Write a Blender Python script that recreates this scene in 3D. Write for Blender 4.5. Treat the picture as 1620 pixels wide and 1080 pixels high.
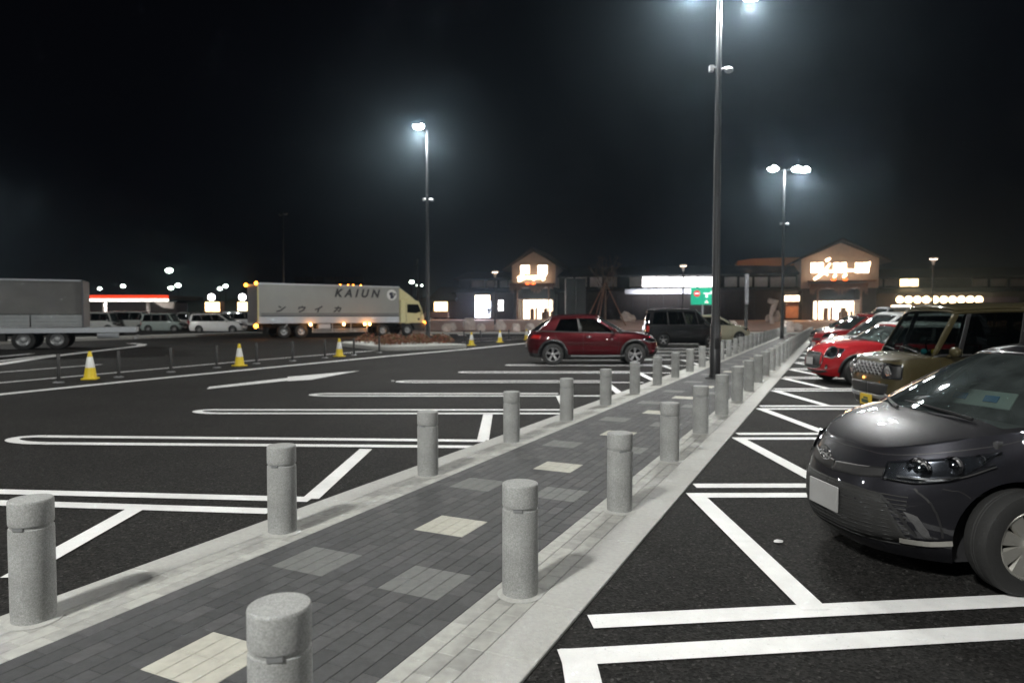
import bpy, bmesh, math, random
from mathutils import Vector, Matrix
from mathutils.bvhtree import BVHTree
for o in list(bpy.data.objects): bpy.data.objects.remove(o)
S = bpy.context.scene
COL = S.collection
R = math.radians
random.seed(7)
# ------------------------------------------------------------ camera, world, exposure
F = 1080.0; CH = 1.6; HOR = 498.0
PITCH = math.atan((540 - HOR) / F)
cam = bpy.data.cameras.new('camera'); camo = bpy.data.objects.new('camera', cam); COL.objects.link(camo)
cam.sensor_width = 36; cam.lens = 36 * F / 1620; cam.clip_end = 2000; cam.clip_start = 0.05
camo.location = (0, 0, CH); camo.rotation_euler = (R(90) - PITCH, 0, 0)
cam.dof.use_dof = True; cam.dof.focus_distance = 4.2; cam.dof.aperture_fstop = 2.0
S.camera = camo
S.render.engine = 'CYCLES'
w = bpy.data.worlds.new('World'); S.world = w; w.use_nodes = True
bg = w.node_tree.nodes['Background']
bg.inputs[0].default_value = (0.0010, 0.0011, 0.0019, 1); bg.inputs[1].default_value = 1.0
S.view_settings.view_transform = 'Standard'; S.view_settings.look = 'None'
S.view_settings.exposure = 0.0; S.view_settings.gamma = 1.0
LAMP_W = 3400.0
LAMP_C = (1.0, 0.995, 0.94)

def ray(px, py):
    cx, cz = (px - 810) / F, -(py - 540) / F
    c, s = math.cos(PITCH), math.sin(PITCH)
    return Vector((cx, c + cz * s, cz * c - s))
def G(px, py, z=0.0):
    d = ray(px, py); k = (z - CH) / d.z
    return Vector((d.x * k, d.y * k, z))
def at(px, py, Y):
    d = ray(px, py); k = Y / d.y
    return Vector((d.x * k, Y, CH + d.z * k))

# ------------------------------------------------------------ materials
def new_mat(name):
    m = bpy.data.materials.new(name); m.use_nodes = True
    return m, m.node_tree, m.node_tree.nodes['Principled BSDF']
def pm(name, col, rough=0.6, metal=0.0, coat=0.0, spec=0.5, var=0.0, vs=3.0, bump=0.0, bs=80.0, flakes=False, rv=0.0):
    m, t, b = new_mat(name)
    b.inputs['Base Color'].default_value = (*col, 1); b.inputs['Roughness'].default_value = rough
    b.inputs['Metallic'].default_value = metal; b.inputs['Coat Weight'].default_value = coat
    b.inputs['Coat Roughness'].default_value = 0.02; b.inputs['Specular IOR Level'].default_value = spec
    L = t.links; N = t.nodes
    tc = N.new('ShaderNodeTexCoord')
    if var > 0:
        n = N.new('ShaderNodeTexNoise'); n.inputs['Scale'].default_value = vs; n.inputs['Detail'].default_value = 6
        L.new(tc.outputs['Object'], n.inputs['Vector'])
        r = N.new('ShaderNodeMapRange'); r.inputs[1].default_value = 0.3; r.inputs[2].default_value = 0.7
        r.inputs[3].default_value = 1 - var; r.inputs[4].default_value = 1 + var
        L.new(n.outputs['Fac'], r.inputs[0])
        mx = N.new('ShaderNodeVectorMath'); mx.operation = 'SCALE'; mx.inputs[0].default_value = col
        L.new(r.outputs[0], mx.inputs['Scale']); L.new(mx.outputs[0], b.inputs['Base Color'])
    if rv > 0:
        n2 = N.new('ShaderNodeTexNoise'); n2.inputs['Scale'].default_value = 2.2; n2.inputs['Detail'].default_value = 5
        L.new(tc.outputs['Object'], n2.inputs['Vector'])
        r2 = N.new('ShaderNodeMapRange'); r2.inputs[1].default_value = 0.3; r2.inputs[2].default_value = 0.7
        r2.inputs[3].default_value = max(0, rough - rv); r2.inputs[4].default_value = rough + rv
        L.new(n2.outputs['Fac'], r2.inputs[0]); L.new(r2.outputs[0], b.inputs['Roughness'])
    if bump > 0:
        n = N.new('ShaderNodeTexNoise'); n.inputs['Scale'].default_value = bs; n.inputs['Detail'].default_value = 4
        L.new(tc.outputs['Object'], n.inputs['Vector'])
        bp = N.new('ShaderNodeBump'); bp.inputs['Strength'].default_value = bump; bp.inputs['Distance'].default_value = 0.01
        L.new(n.outputs['Fac'], bp.inputs['Height']); L.new(bp.outputs[0], b.inputs['Normal'])
    return m
def em(name, col, s, sample=False):
    m, t, b = new_mat(name)
    b.inputs['Base Color'].default_value = (*[min(1, c) for c in col], 1)
    b.inputs['Emission Color'].default_value = (*col, 1); b.inputs['Emission Strength'].default_value = s
    if not sample:
        m.cycles.emission_sampling = 'NONE'
    return m
def glass(name, tint, refl=1.0, film=0.0, filmcol=(0.3, 0.36, 0.36)):
    m = bpy.data.materials.new(name); m.use_nodes = True; t = m.node_tree; t.nodes.clear()
    o = t.nodes.new('ShaderNodeOutputMaterial'); tr = t.nodes.new('ShaderNodeBsdfTransparent')
    tr.inputs[0].default_value = (*tint, 1)
    base = tr.outputs[0]
    if film > 0:
        df = t.nodes.new('ShaderNodeBsdfDiffuse'); df.inputs[0].default_value = (*filmcol, 1)  # film colour stands for reflected light on the glass as well as dust
        m1 = t.nodes.new('ShaderNodeMixShader'); m1.inputs[0].default_value = film
        tc = t.nodes.new('ShaderNodeTexCoord'); nz = t.nodes.new('ShaderNodeTexNoise'); nz.inputs['Scale'].default_value = 5; nz.inputs['Detail'].default_value = 8
        mr = t.nodes.new('ShaderNodeMapRange'); mr.inputs[1].default_value = .3; mr.inputs[2].default_value = .7
        mr.inputs[3].default_value = film * .5; mr.inputs[4].default_value = film * 1.5
        t.links.new(tc.outputs['Object'], nz.inputs['Vector']); t.links.new(nz.outputs['Fac'], mr.inputs[0]); t.links.new(mr.outputs[0], m1.inputs[0])
        t.links.new(tr.outputs[0], m1.inputs[1]); t.links.new(df.outputs[0], m1.inputs[2]); base = m1.outputs[0]
    gl = t.nodes.new('ShaderNodeBsdfGlossy'); gl.inputs['Roughness'].default_value = 0.03
    fr = t.nodes.new('ShaderNodeFresnel'); fr.inputs[0].default_value = 1.6
    mx = t.nodes.new('ShaderNodeMixShader')
    t.links.new(fr.outputs[0], mx.inputs[0]); t.links.new(base, mx.inputs[1]); t.links.new(gl.outputs[0], mx.inputs[2])
    t.links.new(mx.outputs[0], o.inputs[0])
    return m

def asphalt_mat(name, c):
    m, t, b = new_mat(name); N = t.nodes; L = t.links
    tc = N.new('ShaderNodeTexCoord')
    n1 = N.new('ShaderNodeTexNoise'); n1.inputs['Scale'].default_value = 0.5; n1.inputs['Detail'].default_value = 8; n1.inputs['Roughness'].default_value = .65
    v = N.new('ShaderNodeTexVoronoi'); v.inputs['Scale'].default_value = 72
    n3 = N.new('ShaderNodeTexNoise'); n3.inputs['Scale'].default_value = 160; n3.inputs['Detail'].default_value = 3
    for n in (n1, v, n3): L.new(tc.outputs['Object'], n.inputs['Vector'])
    r1 = N.new('ShaderNodeMapRange'); r1.inputs[1].default_value = .3; r1.inputs[2].default_value = .7; r1.inputs[3].default_value = .75; r1.inputs[4].default_value = 1.3
    L.new(n1.outputs['Fac'], r1.inputs[0])
    sp = N.new('ShaderNodeSeparateColor'); L.new(v.outputs['Color'], sp.inputs[0])
    r2 = N.new('ShaderNodeMapRange'); r2.inputs[1].default_value = .0; r2.inputs[2].default_value = 1.; r2.inputs[3].default_value = .3; r2.inputs[4].default_value = 1.9
    L.new(sp.outputs[0], r2.inputs[0])
    gt = N.new('ShaderNodeMath'); gt.operation = 'GREATER_THAN'; gt.inputs[1].default_value = 0.965; L.new(sp.outputs[1], gt.inputs[0])
    sm = N.new('ShaderNodeMath'); sm.operation = 'MULTIPLY_ADD'; sm.inputs[1].default_value = 2.2; L.new(gt.outputs[0], sm.inputs[0]); L.new(r2.outputs[0], sm.inputs[2])
    mu = N.new('ShaderNodeMath'); mu.operation = 'MULTIPLY'; L.new(r1.outputs[0], mu.inputs[0]); L.new(sm.outputs[0], mu.inputs[1])
    sc = N.new('ShaderNodeVectorMath'); sc.operation = 'SCALE'; sc.inputs[0].default_value = c; L.new(mu.outputs[0], sc.inputs['Scale'])
    L.new(sc.outputs[0], b.inputs['Base Color'])
    b.inputs['Roughness'].default_value = 0.85; b.inputs['Specular IOR Level'].default_value = .12
    bp = N.new('ShaderNodeBump'); bp.inputs['Strength'].default_value = .9; bp.inputs['Distance'].default_value = .006
    ad = N.new('ShaderNodeMath'); ad.operation = 'ADD'; L.new(v.outputs['Distance'], ad.inputs[0]); L.new(n3.outputs['Fac'], ad.inputs[1])
    L.new(ad.outputs[0], bp.inputs['Height']); L.new(bp.outputs[0], b.inputs['Normal'])
    return m

M = {}
M['asphalt'] = asphalt_mat('asphalt', (0.0150, 0.0145, 0.0140))
M['road'] = asphalt_mat('road_asphalt', (0.034, 0.034, 0.037))
def paint_mat():
    m, t, b = new_mat('road_paint'); N = t.nodes; L = t.links; tc = N.new('ShaderNodeTexCoord')
    def nz(sc, lo, hi, a, b_, rough=.5):
        n = N.new('ShaderNodeTexNoise'); n.inputs['Scale'].default_value = sc; n.inputs['Detail'].default_value = 6; n.inputs['Roughness'].default_value = rough
        L.new(tc.outputs['Object'], n.inputs['Vector']); r = N.new('ShaderNodeMapRange'); r.inputs[1].default_value = lo; r.inputs[2].default_value = hi; r.inputs[3].default_value = a; r.inputs[4].default_value = b_
        L.new(n.outputs['Fac'], r.inputs[0]); return r.outputs[0]
    a = nz(1.3, .35, .7, .86, 1.04); c = nz(55, .62, .72, 1.0, .45, .7); d = nz(9, .3, .7, .94, 1.05)
    m1 = N.new('ShaderNodeMath'); m1.operation = 'MULTIPLY'; L.new(a, m1.inputs[0]); L.new(c, m1.inputs[1])
    m2 = N.new('ShaderNodeMath'); m2.operation = 'MULTIPLY'; L.new(m1.outputs[0], m2.inputs[0]); L.new(d, m2.inputs[1])
    sc = N.new('ShaderNodeVectorMath'); sc.operation = 'SCALE'; sc.inputs[0].default_value = (.78, .78, .78); L.new(m2.outputs[0], sc.inputs['Scale']); L.new(sc.outputs[0], b.inputs['Base Color'])
    b.inputs['Roughness'].default_value = .6
    n = N.new('ShaderNodeTexNoise'); n.inputs['Scale'].default_value = 110; n.inputs['Detail'].default_value = 4; L.new(tc.outputs['Object'], n.inputs['Vector'])
    bp = N.new('ShaderNodeBump'); bp.inputs['Strength'].default_value = .5; bp.inputs['Distance'].default_value = .005; L.new(n.outputs['Fac'], bp.inputs['Height']); L.new(bp.outputs[0], b.inputs['Normal'])
    return m
M['paint'] = paint_mat()
M['kerb'] = pm('kerb_concrete', (.36, .36, .345), .8, var=.08, vs=35, bump=.35, bs=120)
M['base'] = pm('paver_joint', (.018, .018, .018), .9)
for i, c in enumerate([(.040, .041, .043), (.046, .047, .049), (.053, .054, .056), (.062, .062, .064)]):
    M['pd%d' % i] = pm('dark_paver_%s' % 'abcd'[i], c, .8, var=.16, vs=25, bump=.3, bs=160)
M['pl'] = pm('light_paver', (.40, .39, .34), .8, var=.10, vs=20, bump=.25, bs=160)
M['pm'] = pm('grey_paver', (.125, .128, .125), .8, var=.12, vs=20, bump=.25, bs=160)
M['ps'] = pm('strip_paver', (.35, .35, .33), .8, var=.15, vs=16, bump=.25, bs=160)
M['ps2'] = pm('strip_paver_dull', (.29, .29, .275), .8, var=.15, vs=16, bump=.25, bs=160)
def granite():
    m, t, b = new_mat('granite'); N = t.nodes; L = t.links
    tc = N.new('ShaderNodeTexCoord'); v = N.new('ShaderNodeTexVoronoi'); v.inputs['Scale'].default_value = 210
    n = N.new('ShaderNodeTexNoise'); n.inputs['Scale'].default_value = 130; n.inputs['Detail'].default_value = 5; n.inputs['Roughness'].default_value = .7
    n2 = N.new('ShaderNodeTexNoise'); n2.inputs['Scale'].default_value = 6; n2.inputs['Detail'].default_value = 5
    for q in (v, n, n2): L.new(tc.outputs['Object'], q.inputs['Vector'])
    sp = N.new('ShaderNodeSeparateColor'); L.new(v.outputs['Color'], sp.inputs[0])
    r = N.new('ShaderNodeMapRange'); r.inputs[3].default_value = .76; r.inputs[4].default_value = 1.2; L.new(sp.outputs[0], r.inputs[0])
    r2 = N.new('ShaderNodeMapRange'); r2.inputs[1].default_value = .3; r2.inputs[2].default_value = .7; r2.inputs[3].default_value = .85; r2.inputs[4].default_value = 1.12; L.new(n2.outputs['Fac'], r2.inputs[0])
    mu = N.new('ShaderNodeMath'); mu.operation = 'MULTIPLY'; L.new(r.outputs[0], mu.inputs[0]); L.new(r2.outputs[0], mu.inputs[1])
    sc = N.new('ShaderNodeVectorMath'); sc.operation = 'SCALE'; sc.inputs[0].default_value = (.29, .295, .29); L.new(mu.outputs[0], sc.inputs['Scale'])
    L.new(sc.outputs[0], b.inputs['Base Color']); b.inputs['Roughness'].default_value = .8
    bp = N.new('ShaderNodeBump'); bp.inputs['Strength'].default_value = .8; bp.inputs['Distance'].default_value = .004
    L.new(n.outputs['Fac'], bp.inputs['Height']); L.new(bp.outputs[0], b.inputs['Normal'])
    return m
M['granite'] = granite()
M['pole'] = pm('dark_pole_paint', (.018, .018, .02), .42, .3, rv=.08)
M['black'] = pm('black_plastic', (.012, .012, .013), .5, rv=.1)
M['rubber'] = pm('tyre_rubber', (.014, .014, .014), .75, bump=.2, bs=90)
M['chrome'] = pm('chrome', (.75, .75, .76), .12, 1.0)
M['alloy'] = pm('alloy', (.55, .55, .56), .3, .85, rv=.05)
M['cream_rim'] = pm('hubcap', (.42, .41, .38), .35, .6)
M['steel'] = pm('steel', (.35, .36, .37), .45, .7, var=.1)
M['frame'] = pm('chassis', (.02, .02, .02), .7, var=.3)
M['inter'] = pm('interior', (.022, .022, .024), .75)
M['seatc'] = pm('seat_cloth', (.045, .045, .05), .9)
M['seatb'] = pm('seat_cloth_beige', (.22, .20, .17), .9)
M['glass'] = glass('car_glass', (.30, .34, .33))
M['glassd'] = glass('privacy_glass', (.035, .037, .04))
M['glassw'] = glass('windscreen_glass', (.50, .58, .55), film=.10)
M['lens'] = glass('lamp_lens', (.8, .82, .84))
M['redlens'] = pm('tail_lens', (.35, .012, .01), .15, coat=1)
M['amberlens'] = pm('amber_lens', (.6, .2, .02), .2, coat=1)
M['bowl'] = pm('lamp_bowl', (.8, .8, .82), .1, 1.0)
M['plate'] = pm('plate_white', (.30, .30, .30), .5, var=.1)
M['platey'] = pm('plate_yellow', (.62, .42, .02), .5)
M['platet'] = pm('plate_text', (.02, .05, .03), .5)
M['led'] = em('lamp_led', (.86, .94, 1.0), 400)
M['ledg'] = em('lamp_led_green', (.85, 1.0, .86), 14)
M['ledw'] = em('lamp_led_warm', (1.0, .80, .62), 7)
M['conef'] = pm('cone_yellow', (.68, .50, .01), .5, var=.08)
M['conew'] = pm('cone_reflective', (.62, .63, .62), .4)
M['stone'] = pm('stone', (.60, .52, .48), .85, var=.2, vs=5, bump=.5, bs=12)
M['leafr'] = pm('autumn_leaf', (.16, .045, .02), .7, var=.5, vs=6)
M['leafo'] = pm('olive_leaf', (.12, .085, .025), .7, var=.5, vs=6)
M['twig'] = pm('twig', (.10, .065, .045), .8)
M['white'] = pm('white_plastic', (.7, .7, .7), .5)

# ------------------------------------------------------------ object helpers
def emp(name, loc=(0, 0, 0), rz=0.0, label=None, cat=None, group=None, kind=None):
    o = bpy.data.objects.new(name, None); COL.objects.link(o); o.empty_display_size = .2
    o.location = loc; o.rotation_euler = (0, 0, rz)
    return tag(o, label, cat, group, kind)
def tag(o, label=None, cat=None, group=None, kind=None):
    if label: o['label'] = label
    if cat: o['category'] = cat
    if group: o['group'] = group
    if kind: o['kind'] = kind
    return o
def kids(o): return [c for c in COL.objects if c.parent == o]
_ch = {}
def copy_tree(o, parent=None):
    c = o.copy(); COL.objects.link(c); c.parent = parent
    c.matrix_parent_inverse = o.matrix_parent_inverse.copy()
    for ch in CHILD.get(o.name, []):
        n = copy_tree(ch, c); CHILD.setdefault(c.name, []).append(n)
    return c
CHILD = {}
class MB:
    def __init__(s): s.v = []; s.f = []; s.m = []
    def add(s, vs, fs, mi=0):
        b = len(s.v); s.v += [tuple(v) for v in vs]
        for f in fs: s.f.append(tuple(b + i for i in f)); s.m.append(mi)
        return s
    def box(s, c, d, rz=0, mi=0, ry=0, rx=0):
        c = Vector(c); h = [x / 2 for x in d]; mt = Matrix.Rotation(rz, 3, 'Z') @ Matrix.Rotation(ry, 3, 'Y') @ Matrix.Rotation(rx, 3, 'X')
        vs = [c + mt @ Vector((sx * h[0], sy * h[1], sz * h[2])) for sz in (-1, 1) for sx, sy in ((-1, -1), (1, -1), (1, 1), (-1, 1))]
        return s.add(vs, [(3, 2, 1, 0), (4, 5, 6, 7), (0, 1, 5, 4), (1, 2, 6, 5), (2, 3, 7, 6), (3, 0, 4, 7)], mi)
    def bb(s, x0, x1, y0, y1, z0, z1, mi=0):
        return s.box(((x0 + x1) / 2, (y0 + y1) / 2, (z0 + z1) / 2), (abs(x1 - x0), abs(y1 - y0), abs(z1 - z0)), 0, mi)
    def tube(s, pts, rad, n=12, mi=0, cap=True):
        pts = [Vector(p) for p in pts]
        if not hasattr(rad, '__len__'): rad = [rad] * len(pts)
        vs = []; up = None
        for i, p in enumerate(pts):
            d = (pts[min(i + 1, len(pts) - 1)] - pts[max(i - 1, 0)]).normalized()
            if up is None: up = Vector((0, 0, 1)) if abs(d.z) < .9 else Vector((1, 0, 0))
            a = d.cross(up).normalized(); b_ = d.cross(a).normalized(); up = a.cross(d) * 1.0
            for k in range(n):
                t = 2 * math.pi * k / n; vs.append(p + (a * math.cos(t) + b_ * math.sin(t)) * rad[i])
        fs = []
        for i in range(len(pts) - 1):
            for k in range(n):
                k2 = (k + 1) % n; fs.append((i * n + k, i * n + k2, (i + 1) * n + k2, (i + 1) * n + k))
        if cap: fs.append(tuple(range(n - 1, -1, -1))); fs.append(tuple((len(pts) - 1) * n + k for k in range(n)))
        return s.add(vs, fs, mi)
    def lathe(s, prof, n=32, mi=0, axis='Z', c=(0, 0, 0), close=False, cap0=True):
        vs = []; c = Vector(c)
        for r, h in prof:
            for k in range(n):
                t = 2 * math.pi * k / n; a, b_ = r * math.cos(t), r * math.sin(t)
                vs.append(c + (Vector((a, b_, h)) if axis == 'Z' else Vector((b_, h, a)) if axis == 'Y' else Vector((h, a, b_))))
        fs = []; m_ = len(prof)
        for i in range(m_ - (0 if close else 1)):
            j = (i + 1) % m_
            for k in range(n):
                k2 = (k + 1) % n; fs.append((i * n + k, i * n + k2, j * n + k2, j * n + k))
        if not close:
            if cap0: fs.append(tuple(range(n - 1, -1, -1)))
            fs.append(tuple((m_ - 1) * n + k for k in range(n)))
        return s.add(vs, fs, mi)
    def grid(s, rows, mi=0, flip=False):
        n = len(rows[0]); vs = [p for r in rows for p in r]; fs = []
        for i in range(len(rows) - 1):
            for k in range(n - 1):
                f = (i * n + k, i * n + k + 1, (i + 1) * n + k + 1, (i + 1) * n + k)
                fs.append(f[::-1] if flip else f)
        return s.add(vs, fs, mi)
    def prism(s, poly, y0, y1, axis='Y', mi=0):
        n = len(poly)
        P = (lambda a, b_, h: (a, h, b_)) if axis == 'Y' else (lambda a, b_, h: (a, b_, h)) if axis == 'Z' else (lambda a, b_, h: (h, a, b_))
        vs = [P(a, b_, y0) for a, b_ in poly] + [P(a, b_, y1) for a, b_ in poly]
        fs = [tuple(range(n)), tuple(range(2 * n - 1, n - 1, -1))] + [(i, n + i, n + (i + 1) % n, (i + 1) % n) for i in range(n)]
        return s.add(vs, fs, mi)
    def ball(s, c, r, nu=14, nv=8, mi=0, wob=0, seed=0):
        rn = random.Random(seed); c = Vector(c); rr = r if hasattr(r, '__len__') else (r, r, r); vs = []; fs = []
        for i in range(nv + 1):
            for k in range(nu):
                th = math.pi * i / nv; ph = 2 * math.pi * k / nu; q = 1 + (rn.uniform(-wob, wob) if 0 < i < nv else 0)
                vs.append(c + Vector((rr[0] * math.sin(th) * math.cos(ph) * q, rr[1] * math.sin(th) * math.sin(ph) * q, rr[2] * math.cos(th) * q)))
        for i in range(nv):
            for k in range(nu):
                k2 = (k + 1) % nu; fs.append((i * nu + k, (i + 1) * nu + k, (i + 1) * nu + k2, i * nu + k2))
        return s.add(vs, fs, mi)
    def build(s, name, mats, parent=None, smooth=False, bevel=0, seg=2, solid=0, doubles=False, angle=35, sub=0, fixn=True):
        me = bpy.data.meshes.new(name); me.from_pydata(s.v, [], s.f)
        if not isinstance(mats, (list, tuple)): mats = [mats]
        for m_ in mats: me.materials.append(m_)
        me.polygons.foreach_set('material_index', s.m)
        if doubles or fixn:
            b = bmesh.new(); b.from_mesh(me)
            if doubles: bmesh.ops.remove_doubles(b, verts=b.verts, dist=.0004)
            if fixn: bmesh.ops.recalc_face_normals(b, faces=b.faces)
            b.to_mesh(me); b.free()
        if smooth:
            me.polygons.foreach_set('use_smooth', [True] * len(me.polygons))
            if angle: me.set_sharp_from_angle(angle=R(angle))
        o = bpy.data.objects.new(name, me); COL.objects.link(o)
        if parent: o.parent = parent; CHILD.setdefault(parent.name, []).append(o)
        if solid:
            md = o.modifiers.new('s', 'SOLIDIFY'); md.thickness = solid; md.offset = -1
        if bevel:
            md = o.modifiers.new('b', 'BEVEL'); md.width = bevel; md.segments = seg; md.limit_method = 'ANGLE'; md.angle_limit = R(40)
            me.polygons.foreach_set('use_smooth', [True] * len(me.polygons)); me.set_sharp_from_angle(angle=R(50)) if not smooth else None
        if sub:
            md = o.modifiers.new('u', 'SUBSURF'); md.levels = sub; md.render_levels = sub
        return o
def flat(name, polys, mat, z, label=None, kind='structure', parent=None, thick=0.0):
    b = MB()
    for p in polys:
        b.add([(q[0], q[1], z) for q in p], [tuple(range(len(p)))])
    o = b.build(name, mat, parent, fixn=False)
    for pl in o.data.polygons:
        if pl.normal.z < 0: pl.flip()
    if kind: o['kind'] = kind
    if label: o['label'] = label
    return o
def strip(a, b_, wd):
    a = Vector((a[0], a[1])); b_ = Vector((b_[0], b_[1])); d = (b_ - a).normalized(); n = Vector((-d.y, d.x)) * wd / 2
    return [a + n, a - n, b_ - n, b_ + n]
def polystrip(pts, wd):
    out = []; P = [Vector((p[0], p[1])) for p in pts]; Ls = []; Rs = []
    for i, p in enumerate(P):
        d = (P[min(i + 1, len(P) - 1)] - P[max(i - 1, 0)]).normalized(); n = Vector((-d.y, d.x)) * wd / 2
        Ls.append(p + n); Rs.append(p - n)
    return [[Ls[i], Rs[i], Rs[i + 1], Ls[i + 1]] for i in range(len(P) - 1)]
def pch(pts):
    pts = [p for i, p in enumerate(pts) if i == 0 or p[0] > pts[i - 1][0] + 1e-7]
    xs = [p[0] for p in pts]; ys = [p[1] for p in pts]; n = len(xs)
    if n == 1: return lambda x: ys[0]
    dl = [(ys[i + 1] - ys[i]) / (xs[i + 1] - xs[i]) for i in range(n - 1)]
    ms = [dl[0]] + [0 if dl[i - 1] * dl[i] <= 0 else 2 * dl[i - 1] * dl[i] / (dl[i - 1] + dl[i]) for i in range(1, n - 1)] + [dl[-1]]
    def f(x):
        if x <= xs[0]: return ys[0]
        if x >= xs[-1]: return ys[-1]
        i = 0
        while x > xs[i + 1]: i += 1
        h = xs[i + 1] - xs[i]; t = (x - xs[i]) / h
        return ys[i] * (2 * t**3 - 3 * t**2 + 1) + h * ms[i] * (t**3 - 2 * t**2 + t) + ys[i + 1] * (-2 * t**3 + 3 * t**2) + h * ms[i + 1] * (t**3 - t**2)
    return f
def curve_pts(ps, n):
    ps = [Vector(p) for p in ps]; d = [0]
    for i in range(1, len(ps)): d.append(d[-1] + (ps[i] - ps[i - 1]).length)
    fs = [pch([(d[i], ps[i][k]) for i in range(len(ps))]) for k in range(len(ps[0]))]
    return [Vector([f(d[-1] * j / (n - 1)) for f in fs]) for j in range(n)]
# ------------------------------------------------------------ ground, walkway, markings
def build_ground():
    b = MB()
    ys = [-40, 56, 60, 64, 68, 72, 76, 130, 900]; zz = [0, 0, .06, .24, .5, .76, .94, 1.0, 1.0]
    b.grid([[(x, y, z) for x in (-600, -60, 0, 60, 600)] for y, z in zip(ys, [z * 1 for z in zz])])
    o = b.build('ground', M['asphalt'], smooth=True, angle=None)
    for p in o.data.polygons:
        if p.normal.z < 0: p.flip()
    o['kind'] = 'structure'
def gz(y):
    return pch([(56, 0), (60, .06), (64, .24), (68, .5), (72, .76), (76, .94), (130, 1.0)])(y)
build_ground()
TH = math.atan(.472); DV = Vector((math.sin(TH), math.cos(TH), 0)); DU = Vector((-math.cos(TH), math.sin(TH), 0))
def C2U(c): return -c * math.cos(TH)      # c = X - tan*Y  ->  distance left of the origin line
def UV(u, v, z=0): p = DU * u + DV * v; return Vector((p.x, p.y, z))
U_RO, U_RJ, U_RI, U_LI, U_LJ, U_LO = [C2U(c) for c in (-1.325, -1.62, -1.95, -3.76, -4.09, -4.36)]
V0, V1 = -2.0, 62.0
def build_walk():
    b = MB()
    a = [UV(U_RO + .01, V0), UV(U_LO - .01, V0), UV(U_LO - .01, V1), UV(U_RO + .01, V1)]
    flat('walkway_bed', [[(p.x, p.y) for p in a]], M['base'], .004)
    rn = random.Random(5)
    def slab(mb, u0, u1, v0, v1, mi, h=.018, g=.0016, ch=.002):
        vs = []
        for z, k in ((.003, 0), (h - ch, 0), (h, ch)):
            for u, v in ((u0 + g + k, v0 + g + k), (u1 - g - k, v0 + g + k), (u1 - g - k, v1 - g - k), (u0 + g + k, v1 - g - k)): vs.append(UV(u, v, z))
        fs = [(8, 9, 10, 11)] + [(r * 4 + i, r * 4 + (i + 1) % 4, (r + 1) * 4 + (i + 1) % 4, (r + 1) * 4 + i) for r in (0, 1) for i in range(4)]
        mb.add(vs, fs, mi)
    # patches of pale pavers
    pats = []
    def uv_of(X, Y): return Vector((X, Y, 0)).dot(DU), Vector((X, Y, 0)).dot(DV)
    for k in range(-1, 30):
        y = 5.13 + 1.975 * k; X = -2.84 + .472 * y; pats.append((*uv_of(X, y), 5))
        y = 4.43 + 1.95 * k; X = -3.29 + .472 * y; pats.append((*uv_of(X, y), 6))
        y = 3.95 + 1.97 * k; X = -2.36 + .472 * y; pats.append((*uv_of(X, y), 6))
    m = MB(); W_ = U_LI - U_RI; nu = 16; du = W_ / nu; rowsn = int((V1 - V0) / .2)
    grid_u = lambda u: U_RI + round((u - U_RI) / du) * du
    P2 = []
    for u, v, mi in pats:
        gu = grid_u(u - .2); P2.append((gu - .01, gu + 4 * du + .01, round((v - .2) / .2) * .2 , mi))
    for i in range(nu):
        u0 = U_RI + i * du
        cuts = [round(V0 + j * .2 + (.1 if i % 2 else 0), 3) for j in range(rowsn)]
        mine = [(b0, q) for a0, a1, b0, q in P2 if a0 <= u0 and u0 + du <= a1]
        for b0, q in mine:
            cuts = [c for c in cuts if not (b0 - .03 < c < b0 + .43)] + [b0, b0 + .2, b0 + .4]
        cuts = sorted(set(round(c, 3) for c in cuts))
        for v0, v1 in zip(cuts[:-1], cuts[1:]):
            mi = rn.choice((0, 0, 1, 1, 2, 2, 3))
            for b0, q in mine:
                if b0 - .01 < v0 < b0 + .39: mi = q - 1
            slab(m, u0, u0 + du, v0, v1, mi)
    o = m.build('walkway', [M['pd0'], M['pd1'], M['pd2'], M['pd3'], M['pl'], M['pm']], fixn=False); o['kind'] = 'structure'
    m = MB()
    for ua, ub in ((U_RJ, U_RI), (U_LI, U_LJ)):
        n = 3; d = (ub - ua) / n
        for i in range(n):
            for j in range(int((V1 - V0) / .2)):
                v0 = V0 + j * .2 + (.1 if i % 2 else 0); slab(m, ua + i * d, ua + (i + 1) * d, v0, v0 + .2, rn.choice((0, 0, 1)))
    o = m.build('edge_pavers', [M['ps'], M['ps2']], fixn=False); o['kind'] = 'structure'
    m = MB()
    for ua, ub in ((U_RO, U_RJ), (U_LJ, U_LO)):
        for j in range(int((V1 - V0) / .6)): slab(m, ua, ub, V0 + j * .6, V0 + j * .6 + .6, 0, .020, .0015, .004)
    o = m.build('kerb', M['kerb'], fixn=False); o['kind'] = 'structure'
build_walk()

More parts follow.
